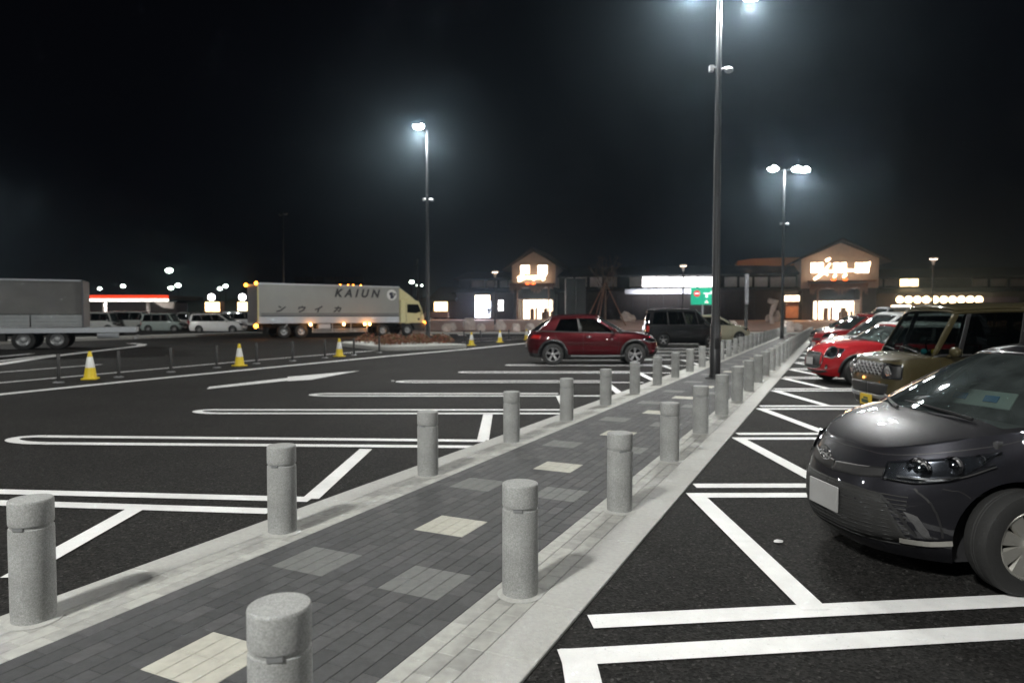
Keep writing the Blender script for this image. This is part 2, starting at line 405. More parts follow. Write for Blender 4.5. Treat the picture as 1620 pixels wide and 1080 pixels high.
def build_marks():
    W_ = .155; polys = []; ends = []; tips = []
    # left bays : pairs of lines (far line, near line), rounded at the lane end
    kx = lambda Y: -4.36 + .472 * Y
    def pair(L0, R0, L1, R1, far_endx, tip=True):
        """L0,R0 far line end points; L1,R1 near line end points (ground)"""
        polys.append(strip(L0, R0, W_)); polys.append(strip(L1, R1, W_))
        if tip:
            c = Vector(((L0[0] + L1[0]) / 2 - .0, (L0[1] + L1[1]) / 2)); r = abs(L0[1] - L1[1]) / 2
            A_ = Vector((L0[0], L0[1])); B_ = Vector((L1[0], L1[1])); pts = [A_ * (1 + math.cos(t)) / 2 + B_ * (1 - math.cos(t)) / 2 + Vector((-math.sin(t) * r * 1.7, 0)) for t in [math.pi * k / 12 for k in range(13)]]
            tips.extend(polystrip(pts, W_))
    A0, A1 = G(-60, 776.5), G(491, 790.5); B0_, B1_ = G(-60, 794), G(428, 809)
    pair(A0, A1, B0_, B1_, 0, False)
    ex = -1.70
    data = [((70, 690.5), (768, 697.5), (70, 701.5), (748, 707.0)), ((345, 648.5), (905, 648.5), (345, 654.0), (905, 654.3))]
    for a, b_, c, d in data: pair(G(*a), G(*b_), G(*c), G(*d), 0)
    Ys = []
    for k in range(2, 14):
        Yf = 13.82 + 2.68 * (k - 2); Yn = Yf - .40; xe = .94 + 1.27 * (k - 2)
        xl = -3.65 + 1.28 * (k - 2)
        pair((xl, Yf), (xe, Yf), (xl, Yn), (min(kx(Yn), xe + .9), Yn), 0); Ys.append((Yf, Yn, xe))
    # end lines across the bays
    e = [(G(214, 806), G(20, 915)), (G(579, 711), G(491, 790)), (G(772, 656), G(764, 697))]
    for a, b_ in e: ends.append(strip((a.x, a.y), (b_.x if abs(b_.x - a.x) < .3 else a.x, b_.y), .15))
    pY = G(905, 648.5).y
    for Yf, Yn, xe in Ys:
        ends.append(strip((xe, Yn), (xe - .02, pY + .02), .15)); pY = Yf
    # right bays
    def rl(a, b_): polys.append(strip(G(*a), G(*b_), W_))
    rl((886, 1041), (1720, 993)); rl((934, 984), (1720, 945)); 
    a = G(912, 1028); ends.append(strip((a.x, a.y), (a.x + .02, a.y - 2.6), .16))
    Yn, Yf = 5.99, 6.33
    prev = G(1320, 966).y
    for k in range(0, 15):
        yn = Yn + 2.78 * k; yf = Yf + 2.79 * k; xs = 1.63 + 1.30 * k
        polys.append(strip((xs - .07, yn), (xs + 5.2, yn + .03), W_)); polys.append(strip((-1.28 + .472 * yf, yf), (xs + 5.2, yf + .03), W_))
        ends.append(strip((xs, yn), (xs + .01, prev), .15)); prev = yf
    flat('bay_markings', polys, M['paint'], .006); flat('bay_end_markings', ends, M['paint'], .009); flat('bay_tip_markings', tips, M['paint'], .0078)
    # lane line, inner road line, arrow, far curves
    polys = []
    def line(pts, wd): polys.extend(polystrip([G(*p) for p in pts], wd))
    line([(-60, 631.5), (0, 624), (200, 603.5), (390, 585), (612, 563.5), (740, 552.2), (835, 542.6)], .30)
    line([(-40, 610), (0, 605.6), (200, 588), (390, 571), (612, 553)], .16)
    line([(-40, 592), (0, 589), (160, 576.5)], .16)
    line([(-30, 580), (0, 576), (60, 566.5), (120, 559), (190, 551), (222, 547), (226, 544.5), (205, 543)], .45)
    line([(-30, 573), (0, 571), (50, 565), (90, 561)], .3)
    line([(-30, 566), (0, 564), (50, 559.5)], .3)
    line([(740, 536.5), (830, 533)], .15); line([(740, 541), (835, 535.5)], .15)
    for k in range(5):
        polys.append([G(x + 26 * k - 0 * k, y) for x, y in ((622, 530.5), (634, 530.5), (618, 523.5), (610, 523.5))])
    flat('road_markings', polys, M['paint'], .006)
    sh = [G(327, 615.5), G(331, 612), G(462, 597.0), G(462, 601.5)]; hd = [G(455, 603), G(492, 600.8), G(569, 586.5), G(455, 596.3)]
    flat('lane_arrow', [sh], M['paint'], .0062); flat('lane_arrow_head', [hd], M['paint'], .0072)
    # pale kerb along the far side of the road, rosy paving in front of the shops
    m = MB(); pts = [G(x, y) for x, y in ((-80, 547), (60, 541), (190, 536.5), (300, 532), (400, 528.5))]
    for i in range(len(pts) - 1):
        a, b_ = pts[i], pts[i + 1]; c = (a + b_) / 2; d = b_ - a
        m.box((c.x, c.y + .5, .09), (d.length, 1.6, .18), math.atan2(d.y, d.x))
    o = m.build('road_kerb', M['kerb']); o['kind'] = 'structure'
build_marks()
# ------------------------------------------------------------ bollards
def bollard(x, y, label, tree=None, rz=0):
    t = emp('bollard', (x, y, .018), rz, label, 'bollard', 'granite bollards along both edges of the walkway')
    r = .102; m = MB()
    m.lathe([(r * .97, .0), (r * .985, .02), (r * .985, .045), (r * 1.0, .05), (r, .475), (r * .985, .492), (r * .93, .495), (r * .93, .509), (r * .5, .513)], 40)
    m.build('shaft', M['granite'], t, smooth=True, angle=28)
    m = MB(); m.lathe([(r * .6, .511), (r * .985, .511), (r, .52), (r, .622), (r * .985, .633), (r * .95, .637), (r * .5, .638), (.001, .638)], 40)
    m.build('cap', M['granite'], t, smooth=True, angle=40)
    m = MB(); m.box((0, -r * .93, .501), (.05, .018, .014)); m.build('reflector_slot', M['steel'], t)
    m = MB(); m.lathe([(r * 1.28, .0005), (r * 1.28, .004), (r * 1.0, .012), (r * .9, .012)], 32); m.build('mortar_ring', M['kerb'], t, smooth=True)
    return t
def walk_pt(c, Y): return (c + .472 * Y, Y)
ORD = ['first', 'second', 'third', 'fourth', 'fifth', 'sixth', 'seventh', 'eighth', 'ninth', 'tenth', 'eleventh', 'twelfth', 'thirteenth', 'fourteenth', 'fifteenth', 'sixteenth', 'seventeenth', 'eighteenth', 'nineteenth', 'twentieth',
       'twenty-first', 'twenty-second', 'twenty-third', 'twenty-fourth', 'twenty-fifth', 'twenty-sixth', 'twenty-seventh', 'twenty-eighth', 'twenty-ninth', 'thirtieth', 'thirty-first', 'thirty-second']
proto = None
for side in ('left', 'right'):
    for i in range(31):
        if side == 'left':
            if i == 0: p = G(54, 985); x, y = p.x, p.y
            elif i == 1: p = G(447, 845); x, y = p.x, p.y
            else: y = 8.42 + 1.745 * (i - 3); x, y = walk_pt(-3.98, y)
        else:
            y = 2.2 + 1.715 * i; x, y = walk_pt(-1.80 if i < 2 else -1.76, y)
            if i == 1: p = G(823, 944); x, y = p.x, p.y
            if i == 2: p = G(980, 811); x, y = p.x, p.y
        if i == 0: lb = 'granite bollard nearest the viewer in the %s row, %s' % (side, 'at the left picture edge' if side == 'left' else 'its foot out of view')
        else: lb = 'granite bollard in the %s walkway row, %s from the near end' % (side, ORD[i])
        if proto is None: proto = bollard(x, y, lb)
        else:
            c = copy_tree(proto); c.location = (x, y, .018); c.rotation_euler = (0, 0, random.uniform(-.6, .6)); c['label'] = lb

# ------------------------------------------------------------ lamp posts
LG = 'tall lamp posts of the car park'
def spot(parent, loc, power, col=LAMP_C, size=2.95, rad=.12, aim=None):
    l = bpy.data.lights.new('lamp_light', 'SPOT'); l.energy = power; l.color = col; l.spot_size = size; l.spot_blend = .35; l.shadow_soft_size = rad
    o = bpy.data.objects.new('lamp_light', l); COL.objects.link(o); o.parent = parent; o.location = loc
    if aim: o.rotation_euler = Vector(aim).to_track_quat('-Z', 'Y').to_euler()
    return o
def lamp_post(x, y, h, heads, label, power=LAMP_W, rz=0, light=True, extras=True, z=0, ledmat='led', r=.125, group=LG, hs=1.0, extras_z=(7.6,)):
    t = emp('lamp_post', (x, y, z), rz, label, 'lamp post', group)
    m = MB(); m.tube([(0, 0, 0), (0, 0, 1.35), (0, 0, 1.38), (0, 0, h * .5), (0, 0, h)], [r, r, r * .80, r * .66, r * .46], 20)
    m.build('pole', M['pole'], t, smooth=True, angle=50)
    m = MB(); m.lathe([(r * 1.9, 0), (r * 1.9, .03), (r * 1.15, .05), (r * 1.1, .12)], 20); m.build('base_plate', M['pole'], t, smooth=True)
    if extras:
        m = MB(); m.box((0, -r * 1.02, .9), (.11, .03, .28)); m.build('access_door', M['pole'], t, bevel=.01)
        for zc in extras_z:
            m = MB(); m.tube([(-.0, 0, zc), (.2, 0, zc + .06)], .025, 6); m.ball((.25, 0, zc), (.11, .08, .08), 12, 8); m.build('camera_housing', M['steel'], t, smooth=True)
            m = MB(); m.tube([(0, 0, zc + .05), (-.16, 0, zc + .07)], .02, 6); m.box((-.18, 0, zc + .03), (.1, .12, .14)); m.build('junction_box', M['steel'], t)
    for (dx, dy) in heads:
        d = Vector((dx, dy, 0)); n = d.normalized(); a = math.atan2(dy, dx)
        m = MB(); m.tube([(0, 0, h - .1), tuple(d * .75 + Vector((0, 0, h + .06)))], .04, 10); m.build('arm', M['pole'], t, smooth=True)
        m = MB(); c = d + Vector((0, 0, h + .10)); m.box(c, (.62 * hs, .34 * hs, .09), a); m.box(c + Vector((0, 0, .055)), (.5 * hs, .24 * hs, .05), a)
        hd = m.build('lamp_head', M['pole'], t, bevel=.02)
        m = MB(); m.ball(c + Vector((0, 0, -.06)), (.22 * hs, .19 * hs, .12 * hs), 16, 10); m.build('led_panel', M[ledmat], hd, smooth=True, angle=None)
        if light: spot(hd, tuple(c + Vector((0, 0, -.32 * hs))), power)
    return t
P1x, P1y = G(1133, 600).x, G(1133, 600).y + .1
lamp_post(P1x, P1y, 9.45, [(.85, .2), (-.75, -.2)], 'nearest tall dark lamp post rising out of the top of the picture in the walkway', power=LAMP_W * .6, r=.13)
P2 = G(1237, 536)
lamp_post(P2.x, P2.y, 11.2, [(-.75, .0), (.85, .1), (1.45, .3)], 'lamp post with a cluster of three lit heads farther along the walkway', power=LAMP_W * .7, hs=1.5)
m_ = MB()
P3 = G(677, 546)
lamp_post(P3.x, P3.y, 11.2, [(-.35, -.6)], 'single-headed lamp post standing in the shrub island', power=LAMP_W * 1.5, hs=1.2)
lamp_post(-7.3, -6.2, 11.3, [(.7, .5), (-.6, -.5), (1.2, .9)], 'lamp post behind the viewpoint, beside the near end of the walkway', power=LAMP_W * 1.25)
lamp_post(21, 6.5, 11.3, [(-.8, 0), (.8, 0)], 'lamp post outside the picture to the right of the parked cars', power=LAMP_W * .35)
lamp_post(10, -12, 11.3, [(-.8, 0), (.8, 0)], 'lamp post behind the viewpoint to the right', power=LAMP_W * .25)
lamp_post(-28, 12, 11.3, [(-.8, 0), (.8, 0)], 'lamp post outside the picture on the left, beside the covered truck', power=LAMP_W * .6)
lamp_post(-39, 45, 11.3, [(-.8, 0), (.8, 0)], 'lamp post outside the picture on the far left, beyond the covered truck', power=LAMP_W * 1.3)
p = at(447, 338, 66)
q = lamp_post(p.x, 66, p.z - .1, [(-.25, .3), (.3, -.2)], 'dim far lamp post with two small fixtures rising behind the white truck', power=0, light=False, ledmat='steel', extras=False)
# ------------------------------------------------------------ vehicles
def realize(o, cutters):
    for c in cutters:
        md = o.modifiers.new('c', 'BOOLEAN'); md.operation = 'DIFFERENCE'; md.solver = 'EXACT'; md.object = c
    bpy.context.view_layer.update()
    dg = bpy.context.evaluated_depsgraph_get()
    me = bpy.data.meshes.new_from_object(o.evaluated_get(dg))
    o.modifiers.clear(); o.data = me
    for c in cutters: bpy.data.objects.remove(c)
    return o
def make_wheel(parent, x, y, r, wd, side, style, rimmat, rr=.64):
    """side = +1 when the outer face looks to +y"""
    t = MB(); h = wd / 2; ro = r * rr
    prof = [(ro, -h * .85), (ro * 1.04, -h * .98), (r * .86, -h), (r * .96, -h * .88), (r, -h * .6), (r, -h * .18), (r * .985, -h * .14), (r * .985, -h * .06), (r, -h * .02), (r, h * .02), (r * .985, h * .06), (r * .985, h * .14), (r, h * .18), (r, h * .6), (r * .96, h * .88), (r * .86, h), (ro * 1.04, h * .98), (ro, h * .85)]
    t.lathe(prof, 40, 0, 'Y', close=True)
    wo = t.build('wheel', M['rubber'], parent, smooth=True); wo.location = (x, y, r)
    m = MB(); s = side
    m.lathe([(ro * 1.01, s * h * .85), (ro * .97, s * h * .9), (ro * .93, s * h * .82), (ro * .92, s * h * .7)], 40, 0, 'Y', cap0=False)
    m.f.pop(); m.m.pop()
    m.lathe([(ro * .92, s * h * .7), (ro * .88, s * h * .1), (.001, s * h * .1)], 40, 1, 'Y', cap0=False)
    m2 = MB()
    m2.lathe([(ro * .90, s * h * .12), (.001, s * h * .12), ], 30, 1, 'Y')
    n = {'s5': 5, 'd5': 5, 'h10': 9, 'm8': 8, 'truck': 0}[style]
    f = s * h * .80
    def spoke(a, w0, w1, r0, r1, z0, z1, th):
        ca, sa = math.cos(a), math.sin(a); vs = []
        for q in range(5):
            k = q / 4; rad = r0 + (r1 - r0) * k; ww = (w0 + (w1 - w0) * k) / 2; zz = z0 + (z1 - z0) * (k ** .8)
            for u, dz in ((-ww, -th * s), (-ww * .8, 0), (ww * .8, 0), (ww, -th * s)):
                vs.append((rad * ca - u * sa, zz + dz, rad * sa + u * ca))
        fs = [(q * 4 + k, q * 4 + k + 1, q * 4 + k + 5, q * 4 + k + 4) for q in range(4) for k in range(3)]
        m.add(vs, fs, 0)
    for k in range(n):
        a = 2 * math.pi * k / n + .3
        if style == 'd5':
            for da in (-.13, .13): spoke(a + da, ro * .16, ro * .15, ro * .15, ro * .95, f * .75, f, .03)
        elif style == 's5': spoke(a, ro * .34, ro * .22, ro * .12, ro * .95, f * .75, f, .03)
        elif style == 'h10': spoke(a, ro * .24, ro * .52, ro * .15, ro * .92, f * .85, f, .02)
        elif style == 'm8': spoke(a, ro * .2, ro * .16, ro * .15, ro * .95, f * .8, f, .03)
    if style == 'truck':
        m.lathe([(ro * .98, f), (ro * .8, f * .5), (ro * .55, f * .35), (ro * .42, f * .8), (ro * .2, f * .95), (.001, f * .95)], 30, 0, 'Y', cap0=False)
    else:
        m.lathe([(ro * .24, f * .6), (ro * .22, f * .98), (ro * .12, f * 1.05), (.001, f * 1.05)], 24, 0, 'Y')
    for k in range(5 if style != 'truck' else 8):
        a = 2 * math.pi * k / (5 if style != 'truck' else 8); q = ro * (.17 if style != 'truck' else .5)
        m.lathe([(.012, f * .9), (.012, f * 1.12), (.001, f * 1.12)], 6, 0, 'Y', (q * math.cos(a), 0, q * math.sin(a)))
    m.add(m2.v, m2.f, 1)
    m.build('rim', [rimmat, M['frame']], wo, smooth=True)
    return wo

class Car:
    def __init__(c, P, paint, root):
        c.P = P; c.root = root; c.paint = paint
        L, W = P['L'], P['W']; c.L = L; c.W = W; c.hx = L / 2
        c.zs = P.get('zs', .19)
        c.ze_ = pch([(-c.hx + d, z) for d, z in sorted(P['edge_r'])][::1] + [(c.hx - d, z) for d, z in sorted(P['edge_f'], reverse=True)])
        c.of = pch(P['prof_f']); c.orr = pch(P['prof_r']); c.wf = pch(P['wid'])
        c.nf = P.get('nf', 3.2); c.nr = P.get('nr', 4.5); c.crown = P.get('crown', .06)
        c.body()
    def ring(c, t, n=72):
        a_f = c.hx - c.of(t); a_r = c.hx - c.orr(t); b = c.W / 2 * c.wf(t); dense = []
        for i in range(401):
            ph = math.pi * i / 400; co, si = math.cos(ph), math.sin(ph); e = c.nf if co > 0 else c.nr
            a = a_f if co > 0 else a_r
            dense.append(((1 if co > 0 else -1) * abs(co) ** (2 / e) * a, abs(si) ** (2 / e) * b if 0 < i < 400 else 0.0))
        d = [0]
        for i in range(1, 401): d.append(d[-1] + math.dist(dense[i], dense[i - 1]))
        out = []; j = 0
        for k in range(n + 1):
            s = d[-1] * k / n
            while j < 399 and d[j + 1] < s: j += 1
            q = (s - d[j]) / max(1e-9, d[j + 1] - d[j]); q = min(1, max(0, q))
            out.append((dense[j][0] + (dense[j + 1][0] - dense[j][0]) * q, dense[j][1] + (dense[j + 1][1] - dense[j][1]) * q))
        return out
    def yedge(c, x, t=1.0):
        a = (c.hx - c.of(t)) if x > 0 else (c.hx - c.orr(t)); e = c.nf if x > 0 else c.nr
        q = min(.999, abs(x) / a); return c.W / 2 * c.wf(t) * (1 - q ** e) ** (1 / e)
    def ztop(c, x, y):
        ye = max(.05, c.yedge(x)); r = min(1, abs(y) / ye); return c.ze_(x) + c.cr(x) * (1 - r ** 2.5)
    def cr(c, x):
        # crown of the bonnet fades to nothing at the nose edge
        d = c.hx - c.of(1) - x; return c.crown * min(1, max(0, d / .25)) ** .7 if x > 0 else c.crown * .3
    def body(c):
        P = c.P; m = MB(); n = 72; rings = []
        def full(pts, zf, r=1.0):
            lf = [Vector((x, y * r, zf(x, y, r))) for x, y in pts]
            return lf + [Vector((v.x, -v.y, v.z)) for v in lf[-2:0:-1]]
        base = c.ring(0); zb = lambda x: c.zs + P.get('kick', .05) * (abs(x) / c.hx) ** 6
        for r in (.0, .5, .9): rings.append(full(base, lambda x, y, r_: zb(x), r))
        T = [0, .03, .08, .15, .23, .31, .39, .47, .55, .63, .71, .79, .86, .92, .96, .985, 1.0]
        for t in T:
            if t in (1.0,): pass
            rings.append(full(c.ring(t), lambda x, y, r_, t=t: zb(x) + t * (c.ze_(x) - zb(x))))
        top = c.ring(1.0); g = P['gh']; x0 = g['tub'][0]; x1 = g['tub'][1]
        def cap(x, y, r_):
            z = c.ze_(x) + c.cr(x) * (1 - r_ ** 2.5)
            if x0 < x < x1 and r_ < .91: z = c.ze_(x) - P.get('drop', .38)
            return z
        for r in (.985, .96, .92, .90, .75, .5, .25, .0): rings.append(full(top, cap, r))
        nn = 2 * n; fs = []; mi = []
        for i in range(len(rings) - 1):
            for k in range(nn):
                k2 = (k + 1) % nn; a = [rings[i][k], rings[i][k2], rings[i + 1][k2], rings[i + 1][k]]
                fs.append((i * nn + k, i * nn + k2, (i + 1) * nn + k2, (i + 1) * nn + k))
                cx = sum(v.x for v in a) / 4; cz = sum(v.z for v in a) / 4
                tub = i >= 3 + len(T) - 1 + 3 and x0 - .06 < cx < x1 + .06 and cz < c.ze_(cx) - .01
                mi.append(1 if tub or i < 3 else (2 if i == 3 and P.get('clad') or (P.get('clad') and i <= 5) else 0))
        m.v = [tuple(v) for r in rings for v in r]; m.f = fs; m.m = mi
        o = m.build('body', [c.paint, M['inter'], M['black']], c.root, smooth=True, doubles=True, angle=50)
        c.bvh = BVHTree.FromPolygons([v.co.copy() for v in o.data.vertices], [tuple(p.vertices) for p in o.data.polygons])
        c.bodyo = o
        wr = P['wr']; c.xf = c.hx - P['fo']; c.xr = c.xf - P['wb']; cut = []
        for x in (c.xf, c.xr):
            for s in (1, -1):
                k = MB(); ra = wr * P.get('arch', 1.16)
                y0 = c.W / 2 - .30
                k.lathe([(ra, s * y0), (ra, s * (c.W / 2 + .2))], 48, 1, 'Y', (x, 0, wr + .01))
                co = k.build('cut', [c.paint, M['inter']], None); co.parent = c.root; cut.append(co)
        me0 = o.data
        if len(cut): realize(o, cut)
        o.data.polygons.foreach_set('use_smooth', [True] * len(o.data.polygons)); o.data.set_sharp_from_angle(angle=R(40))
        for x in (c.xf, c.xr):
            for s in (1, -1):
                make_wheel(c.root, x, s * (c.W / 2 - P.get('wtw', .2) / 2 - .02), wr, P.get('wtw', .2), s, P.get('rim', 's5'), P.get('rimmat', M['alloy']), P.get('rr', .64))
        # underbody
        u = MB(); u.bb(c.xr - .3, c.xf + .3, -c.W * .28, c.W * .28, .16, c.zs + .02); u.build('underbody', M['frame'], c.root)
    def snap(c, p, off):
        loc, nor, idx, d = c.bvh.find_nearest(Vector(p))
        if nor.dot(Vector(p) - Vector((0, 0, .5))) < 0 and abs(nor.z) < .99:
            c0 = Vector((loc.x * .6, 0, loc.z)); 
            if nor.dot(loc - c0) < 0: nor = -nor
        return loc + nor * off
    def patch(c, A, B, name, mat, off=.006, n=18, m=6, depth=0, parent=None, both=False, smooth=True):
        """surface-hugging panel between 3D curves A (upper) and B (lower)"""
        out = []
        for s in ((1, -1) if both else (1,)):
            a = curve_pts([(x, y * s, z) for x, y, z in A], n); b_ = curve_pts([(x, y * s, z) for x, y, z in B], n)
            rows = [[c.snap(a[i].lerp(b_[i], j / (m - 1)), off) for i in range(n)] for j in range(m)]
            g = MB(); g.grid(rows)
            o = g.build(name, mat, parent or c.root, smooth=smooth, solid=0, angle=None, fixn=False)
            # orient outward
            me = o.data; cc = sum((Vector(r_[n // 2]) for r_ in rows), Vector()) / m
            me.update(); pn = me.polygons[len(me.polygons) // 2]
            if pn.normal.dot(Vector(pn.center) - Vector((cc.x * .5, 0, .4))) < 0:
                bm = bmesh.new(); bm.from_mesh(me); bmesh.ops.reverse_faces(bm, faces=bm.faces); bm.to_mesh(me); bm.free()
            md = o.modifiers.new('s', 'SOLIDIFY'); md.thickness = depth or (off + .012); md.offset = -1
            out.append(o)
        return out
    def seam(c, lines, wd=.007, name='panel_gap', mat=None, off=.0015, both=True):
        for s in ((1, -1) if both else (1,)):
            for ln in lines:
                if s < 0 and all(abs(p[1]) < 1e-6 for p in ln): continue
                g = MB()
                pts = curve_pts([(x, y * s, z) for x, y, z in ln], max(6, len(ln) * 7))
                P0 = [c.snap(p, off) for p in pts]; rows = [[], []]
                for i, p in enumerate(P0):
                    d = (P0[min(i + 1, len(P0) - 1)] - P0[max(i - 1, 0)]).normalized()
                    nr = c.bvh.find_nearest(p)[1]; q = d.cross(nr).normalized() * wd / 2
                    rows[0].append(p + q); rows[1].append(p - q)
                g.grid(rows); g.build(name, mat or M['black'], c.root, solid=0, fixn=False)
    def greenhouse(c):
        g = c.P['gh']; W2 = c.W / 2
        xb, xbc = g['wb_c'], g['wb_k']          # windscreen base: x at centre, x at corner
        xt, xtc = g['wt_c'], g['wt_k']          # header
        rb, rbc = g['rb_c'], g['rb_k']; rt, rtc = g['rt_c'], g['rt_k']
        yb = g['yb']; yt = g['yt']; zr = pch(g['zroof']); bul = g.get('bulge', .02)
        yb_r = g.get('yb_r', yb); yt_r = g.get('yt_r', yt)
        lerp = lambda a, b_, t: a + (b_ - a) * t
        def base(seg, p):
            if seg == 'f': y = yb * p; x = lerp(xb, xbc, p ** 2)
            elif seg == 's': x = lerp(xbc, rbc, p); y = lerp(yb, yb_r, p)
            else: y = yb_r * (1 - p); x = lerp(rb, rbc, (1 - p) ** 2)
            z = c.ztop(x, min(y, c.yedge(x) * .97)) - .012 if seg != 's' else c.ze_(x) + .012
            if seg == 's':
                e = min(p, 1 - p) / .04
                if e < 1: z = lerp(c.ztop(x, y) - .012, z, e)
            if seg == 'r' and 'rz' in g: z = g['rz']
            if seg == 's' and 'rz' in g and p > .9: z = lerp(z, g['rz'], (p - .9) / .1)
            return Vector((x, y, z))
        def top(seg, p):
            if seg == 'f': y = yt * p; x = lerp(xt, xtc, p ** 2)
            elif seg == 's': x = lerp(xtc, rtc, p); y = lerp(yt, yt_r, p)
            else: y = yt_r * (1 - p); x = lerp(rt, rtc, (1 - p) ** 2)
            ed = 1 - (abs(y) / yt) ** 3
            return Vector((x, y, zr(x) - .05 * (1 - ed) if seg != 's' else zr(x) - .05))
        def S_(seg, pb, pt, q, s=1, off=0):
            a, b_ = base(seg, pb), top(seg, pt); v = a.lerp(b_, q); k = bul * 4 * q * (1 - q) + off
            if seg == 's': v.y += k
            elif seg == 'f': v.x += k * .7; v.z += k * .5
            else: v.x -= k
            return Vector((v.x, v.y * s, v.z))
        c.S_ = S_
        def panel(mb, seg, pb0, pb1, pt0, pt1, q0, q1, s, off=0, nu=10, nv=7, mi=0):
            rows = []
            for j in range(nv):
                q = lerp(q0, q1, j / (nv - 1)); rows.append([S_(seg, lerp(pb0, pb1, i / (nu - 1)), lerp(pt0, pt1, i / (nu - 1)), q, s, off) for i in range(nu)])
            mb.grid(rows, mi, flip=(s < 0)); return rows
        pb = MB(); gl = []
        ps = g['pillars']   # list of (pb0,pb1,pt0,pt1,matidx) on the side segment
        ra = g.get('apil', .07)
        for s in (1, -1):
            panel(pb, 'f', 1 - ra, 1, 1 - ra, 1, 0, 1, s, mi=g.get('amat', 0)); 
            for a, b_, d, e, mi in ps: panel(pb, 's', a, b_, d, e, 0, 1, s, mi=mi)
            panel(pb, 's', 0, 1, 0, 1, .93, 1, s, nu=30, nv=2, off=.003, mi=g.get('railmat', 0))
            panel(pb, 's', 0, 1, 0, 1, -.03, g.get('sillq', .05), s, nu=30, nv=2, off=.003, mi=2)
            panel(pb, 'r', 0, .10, 0, .10, 0, 1, s)
        # header and rear strips
        for s in (1, -1):
            panel(pb, 'f', 0, 1, 0, 1, .94, 1, s, nu=14, nv=2, off=.002); panel(pb, 'r', 0, 1, 0, 1, .86, 1, s, nu=14, nv=2, off=.002)
            panel(pb, 'r', 0, 1, 0, 1, -.05, g.get('rq0', .06), s, nu=14, nv=2, off=.002)
        # roof
        lp = [top('f', i / 10) for i in range(11)] + [top('s', i / 24) for i in range(1, 25)] + [top('r', i / 10) for i in range(1, 11)]
        rows = []
        for r in (1, .97, .9, .75, .5, .25, 0):
            rows.append([Vector((v.x, v.y * r, v.z + (zr(v.x) + g.get('rcrown', .035) - v.z) * (1 - (r) ** 2.2) if True else v.z)) for v in lp])
        fullrows = [r_ + [Vector((v.x, -v.y, v.z)) for v in r_[-2:0:-1]] + [r_[0]] for r_ in rows]
        for i in range(len(fullrows[0]) ):
            pass
        pb.grid(fullrows, g.get('roofmat', 0))
        ro = pb.build('roof', [c.paint, c.P.get('roofpaint', c.paint), M['black']], c.root, smooth=True, doubles=True, angle=40)
        md = ro.modifiers.new('s', 'SOLIDIFY'); md.thickness = .022; md.offset = -1
        # glass
        def gpart(name, mat, seg, a, b_, d, e, q0, q1, sides):
            mb = MB()
            for s in sides: panel(mb, seg, a, b_, d, e, q0, q1, s, -.006, 14, 8)
            return mb.build(name, mat, c.root, smooth=True, doubles=True, angle=None)
        gpart('windscreen', g.get('wmat', M['glassw']), 'f', 0, 1 - ra * .8, 0, 1 - ra * .8, .0, .97, (1, -1))
        gpart('rear_window', g.get('bmat', M['glassd']), 'r', .08, 1, .08, 1, .02, .9, (1, -1))
        ps2 = sorted(ps, key=lambda q: q[0])
        for i in range(len(ps2) - 1):
            a, b_, d, e = ps2[i][1], ps2[i + 1][0], ps2[i][3], ps2[i + 1][2]
            if b_ - a < .02 and e - d < .02: continue
            mt = M['glass'] if (a + b_) / 2 < g.get('priv', .45) else M['glassd']
            for s in (1, -1): gpart('side_window', mt, 's', a - .005, b_ + .005, d - .005, e + .005, .03, .95, (s,))
        # interior
        xc = g['tub'][1]; zf = c.ze_(0) - c.P.get('drop', .38)
        d = MB(); xd = xbc - .02
        d.prism([(xb - .05, c.ze_(xb) - .02), (xd - .1, c.ze_(xb) + .02), (xd - .45, c.ze_(xb) - .03), (xd - .5, c.ze_(xb) - .3), (xb - .05, zf + .05)], -W2 * .8, W2 * .8)
        d.build('dashboard', M['inter'], c.root, bevel=.02)
        sw = MB(); ys = -W2 * .42; xs = xd - .62; zc = c.ze_(xb) + .03
        ring = [(xs + .07 * math.sin(t) , ys + .185 * math.cos(t), zc + .175 * math.sin(t)) for t in [2 * math.pi * k / 24 for k in range(25)]]
        sw.tube(ring, .014, 8, cap=False); sw.tube([(xs, ys - .17, zc), (xs, ys + .17, zc)], .018, 6); sw.tube([(xs, ys, zc), (xs + .3, ys, zc - .12)], .03, 8)
        sw.build('steering_wheel', M['black'], c.root, smooth=True)
        sx = xd - g.get('seatd', 1.15)
        sm = c.P.get('seatm', M['seatc'])
        for k, (x, y) in enumerate([(sx, W2 * .42), (sx, -W2 * .42)] + ([(sx - .85, W2 * .42), (sx - .85, -W2 * .42)] if g.get('rows', 2) > 1 else [])):
            q = MB(); zt = c.ze_(x)
            q.prism([(x - .12, zt - .35), (x - .02, zt - .35), (x - .14, zt + .13), (x - .22, zt + .13)], y - .22, y + .22)
            q.box((x - .19, y, zt + .23), (.09, .26, .17), 0, 0, .12); q.tube([(x - .18, y - .06, zt + .1), (x - .19, y - .06, zt + .2)], .008, 6); q.tube([(x - .18, y + .06, zt + .1), (x - .19, y + .06, zt + .2)], .008, 6)
            q.build('seat', sm, c.root, bevel=.03)
    def mirrors(c, x, z, wd=.2, mat=None, y=None):
        for s in (1, -1):
            y0 = (y or c.yedge(x)) - .02; m = MB()
            m.ball((x, s * (y0 + .07 + wd / 2), z + .06), (.065, wd / 2 + .01, .075), 16, 10)
            m.tube([(x + .02, s * y0, z - .02), (x + .01, s * (y0 + .1), z + .02)], .024, 8)
            o = m.build('wing_mirror', mat or c.paint, c.root, smooth=True, angle=None)
            k = MB(); k.box((x - .062, s * (y0 + .07 + wd / 2), z + .06), (.008, wd * .8, .1)); k.build('mirror_glass', M['chrome'], o, bevel=.003)
